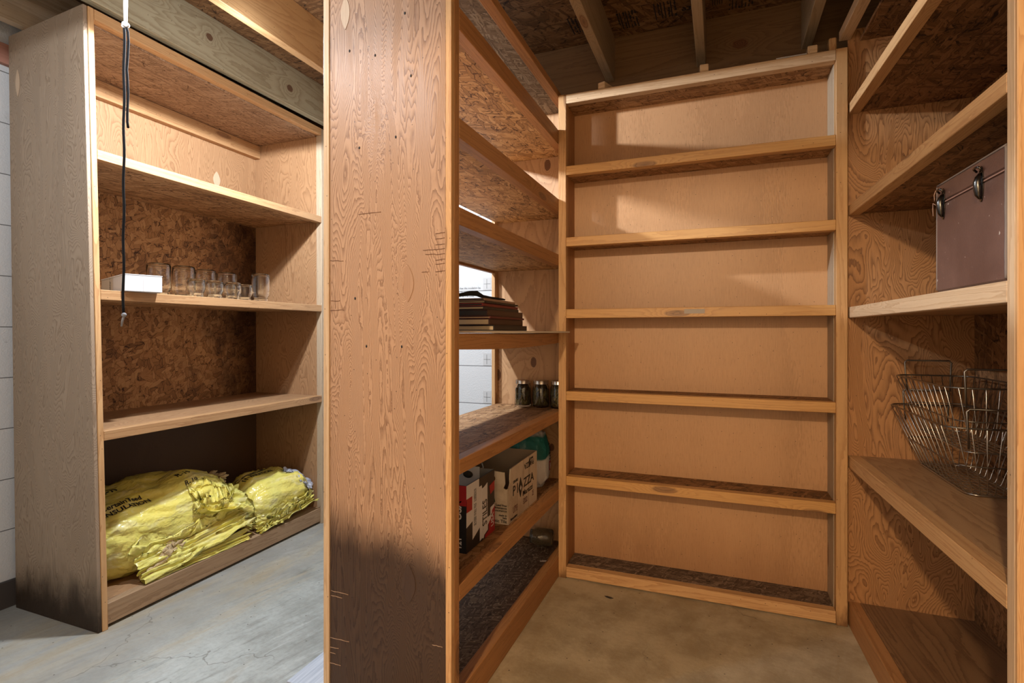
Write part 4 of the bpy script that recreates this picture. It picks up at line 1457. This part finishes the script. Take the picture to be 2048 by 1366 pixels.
for k in range(420):
    y = R.uniform(1.34, 2.48)
    x = R.uniform(-1.04, -.735)
    c = Matrix.Translation((x, y, .0908)) @ Matrix.Rotation(R.uniform(0, 6), 4, 'Z') @ Matrix.Rotation(R.uniform(-.3, .3), 4, 'X')
    l_, w_ = R.uniform(.003, .012), R.uniform(.0008, .0022)
    bmesh.ops.create_cube(bm, size=1, matrix=c @ Matrix.Diagonal((l_, w_, .0006, 1)))
tag(link('wood_chips', bm, plain('pale_chips', (.50, .42, .32), .8)), 'scattered pale wood chips on the dirty bottom shelf', 'chips', None, 'stuff')

# ------------------------------------------------------------------ brown case
S = thing('carrying_case', 'worn brown box-shaped case with two steel latches on the right shelving', 'case', (.6, 1.40, 1.1955))
ang = -.037


def cw(x, y, z):
    """case frame: x depth from its front face, y along its length from the near corner"""
    return (.4885 + x - y * .040, 1.2465 + y + x * .04, 1.1957 + z)


WARP = cw
cl, chh, cs = .302, .252, .205
bx('body', S, LEATHER, (0, 0, 0), (.26, cl, cs - .001), 1, .004)
bx('lid', S, LEATHER, (0, 0, cs + .001), (.26, cl, chh), 1, .005)
bx('seam', S, plain('pink_seam', (.30, .17, .13), .7), (-.0006, .001, cs - .0013), (.2, cl - .001, cs + .0013), 1, 0)
bm = new()
tube(bm, [(.002, .001, .004 + k * (chh - .008) / 24 + 0) for k in range(25)], [.0035 + .0018 * abs(noise.noise(Vector((k * .9, 0, 0)))) for k in range(25)], 6)
tube(bm, [(.002, k * cl / 12, chh - .001) for k in range(13)], .0022, 6)
tube(bm, [(.001, cl - .001, .004 + k * (chh - .008) / 14) for k in range(15)], .0018, 6)
link('frayed_edge', bm, LEATHER_E, S)
bm = new()
box(bm, (.006, -.0015, .004), (.255, .0, chh - .006), 1, 0)
link('worn_side', bm, LEATHER_K, S)
bm = new()
tube(bm, [(-.001, cl + .001, cs + .002), (-.004, cl + .008, cs + .008), (-.003, cl + .012, cs - .005), (-.003, cl + .010, cs - .022)], .0009, 5)
tube(bm, [(-.001, cl + .001, chh - .01), (-.003, cl + .005, chh - .02), (-.003, cl + .003, chh - .03), (-.002, cl + .006, cs + .012)], .0009, 5)
link('loose_thread', bm, plain('tan_thread', (.42, .26, .19), .8), S)
for ly in (.262, .088):
    bm = new()
    pr = [(.0085 * math.cos(a), .036 * math.sin(a)) for a in [k * 2 * PI / 20 for k in range(20)]]
    f = bm.faces.new([bm.verts.new((-.0008, ly + a, cs + b - .004)) for a, b in pr])
    g = bmesh.ops.extrude_face_region(bm, geom=[f])
    for v in [q for q in g['geom'] if isinstance(q, bmesh.types.BMVert)]:
        v.co.x -= .0015
    bmesh.ops.recalc_face_normals(bm, faces=bm.faces[:])
    lt = link('latch', bm, BRASSY, S)
    bm = new()
    secs = [(.022, .006, .0035), (.014, .0085, .010), (.004, .010, .013), (-.010, .0105, .012), (-.022, .009, .010), (-.030, .005, .004)]
    prev = None
    for dz, wd, dp in secs:
        ring = [bm.verts.new((x, ly + yy, cs + dz - .004)) for x, yy in ((-.0022, -wd * .8), (-.0022, wd * .8), (-dp, wd * .6), (-dp - .002, 0), (-dp, -wd * .6))]
        if prev:
            for q in range(5):
                f = bm.faces.new((prev[q], prev[(q + 1) % 5], ring[(q + 1) % 5], ring[q]))
                f.smooth = True
        else:
            bm.faces.new(ring)
        prev = ring
    bm.faces.new(prev[::-1])
    bmesh.ops.recalc_face_normals(bm, faces=bm.faces[:])
    link('latch_lever', bm, BRASSY, lt)
    bm = new()
    tube(bm, [(-.004, ly - .010, cs + .022), (-.010, ly - .009, cs + .028), (-.011, ly, cs + .029), (-.010, ly + .009, cs + .028), (-.004, ly + .010, cs + .022)], .0022, 6)
    link('latch_hook', bm, BRASSY, lt)
WARP = None


# ------------------------------------------------------------------ wire baskets
def rrect(x0, x1, y0, y1, z, r, n=7):
    pts = []
    for cx, cy, a0 in ((x1 - r, y1 - r, 0), (x0 + r, y1 - r, PI / 2), (x0 + r, y0 + r, PI), (x1 - r, y0 + r, 1.5 * PI)):
        for k in range(n):
            a = a0 + PI / 2 * k / (n - 1)
            pts.append((cx + r * math.cos(a), cy + r * math.sin(a), z))
    return pts


def basket(label, x0, x1, ya, yb, zb, zt, taper, shx, band=.45):
    root = thing('wire_basket', label, 'basket', ((x0 + x1) / 2, (ya + yb) / 2, zb), 'nested wire baskets')
    top = (x0, x1, ya, yb)
    bot = (x0 + taper * 1.25, x1 - taper * .7, ya + taper * 1.4, yb - taper * .8)
    bm = new()
    tube(bm, rrect(*top, zt, .05), .0026, 7, closed=True)
    link('rim', bm, CHROME_D, root)
    bm = new()
    mid = [t + (b - t) * band for t, b in zip(top, bot)]
    tube(bm, rrect(*mid, zt + (zb - zt) * band, .045), .002, 6, closed=True)
    link('band', bm, CHROME_D, root)
    bm = new()
    tube(bm, rrect(*bot, zb + .004, .03), .002, 6, closed=True)
    # cross wires with their sides
    nx, ny = 7, 11
    for k in range(ny):
        t = (k + .7) / (ny + .4)
        y_t, y_b = ya + (yb - ya) * t, bot[2] + (bot[3] - bot[2]) * t
        tube(bm, [(x0, y_t, zt), (bot[0], y_b, zb + .010), (bot[0] + .008, y_b, zb + .003), (bot[1] - .008, y_b, zb + .003), (bot[1], y_b, zb + .010), (x1, y_t, zt)], .0013, 6)
    for k in range(nx):
        t = (k + .7) / (nx + .4)
        x_t, x_b = x0 + (x1 - x0) * t, bot[0] + (bot[1] - bot[0]) * t
        tube(bm, [(x_t, ya, zt), (x_b, bot[2], zb + .012), (x_b, bot[2] + .008, zb + .0055), (x_b, bot[3] - .008, zb + .0055), (x_b, bot[3], zb + .012), (x_t, yb, zt)], .0013, 6)
    link('wire_mesh', bm, CHROME, root)
    xm, hw = (x0 + x1) / 2 - .01, .066
    for yy, s_ in ((yb, 1), (ya, -1)):
        bm = new()
        dn = -.055
        tube(bm, [(xm - hw + .004, yy - s_ * .004, zt + dn), (xm - hw, yy + s_ * .002, zt + .005), (xm - hw - .002, yy + s_ * .002, zt + .045), (xm - hw + .004, yy + s_ * .002, zt + .052),
                  (xm + hw - .004, yy + s_ * .002, zt + .052), (xm + hw + .002, yy + s_ * .002, zt + .045), (xm + hw, yy + s_ * .002, zt + .005), (xm + hw - .004, yy - s_ * .004, zt + dn)], .0028, 7)
        link('handle', bm, CHROME_D, root)
    return root


basket('lower chrome wire basket resting on the shelf of the right shelving', .568, .815, 1.78, 2.315, .6395, .842, .062, 0, .55)
basket('upper chrome wire basket nested in the lower one with its handles standing higher', .582, .805, 1.80, 2.302, .758, .948, .048, 0, .5)

# small oddments at the foot of the right unit
bm = new()
lathe(bm, [(0, 0), (.014, 0), (.015, .003), (.015, .014), (.012, .017), (0, .017)], 20)
o = link('bottle_cap', bm, RED, None, True)
o.location = (.80, 1.98, .0885)
tag(o, 'tiny red cap in the dark corner of the lowest right shelf', 'cap')
bm = new()
f = [bm.verts.new((a, b, .0006 + .004 * abs(a) * 20)) for a, b in ((-.02, 0), (-.008, .007), (.008, .006), (.02, .001), (.008, -.006), (-.008, -.005))]
ff = bm.faces.new(f)
g = bmesh.ops.extrude_face_region(bm, geom=[ff])
for v in [q for q in g['geom'] if isinstance(q, bmesh.types.BMVert)]:
    v.co.z += .0012
bmesh.ops.recalc_face_normals(bm, faces=bm.faces[:])
o = link('dry_leaf', bm, BLACK, None, True)
o.location = (-.433, 2.205, .0004)
o.rotation_euler = (0, 0, -.2)
tag(o, 'tiny black leaf on the pantry floor in front of the narrow back shelves', 'leaf')

# nail and hook details on the pillar
bm = new()
for x, zq in ((-1.02, 1.93), (-.93, 1.90), (-.985, 1.64), (-.86, 1.655), (-.83, 2.0), (-1.0, 1.2), (-.96, 1.06), (-.84, 1.06), (-.81, 1.82)):
    lathe(bm, [(0, 0), (.0028, 0), (.0028, .0007), (0, .0007)], 10, None)
    for v in bm.verts:
        if abs(v.co.x) < .01 and abs(v.co.y) < .01 and abs(v.co.z) < .01:
            v.co = Vector((x + v.co.x, 1.2899 - v.co.z, zq + v.co.y * 1.5))
link('nail_holes', bm, INK, ep)
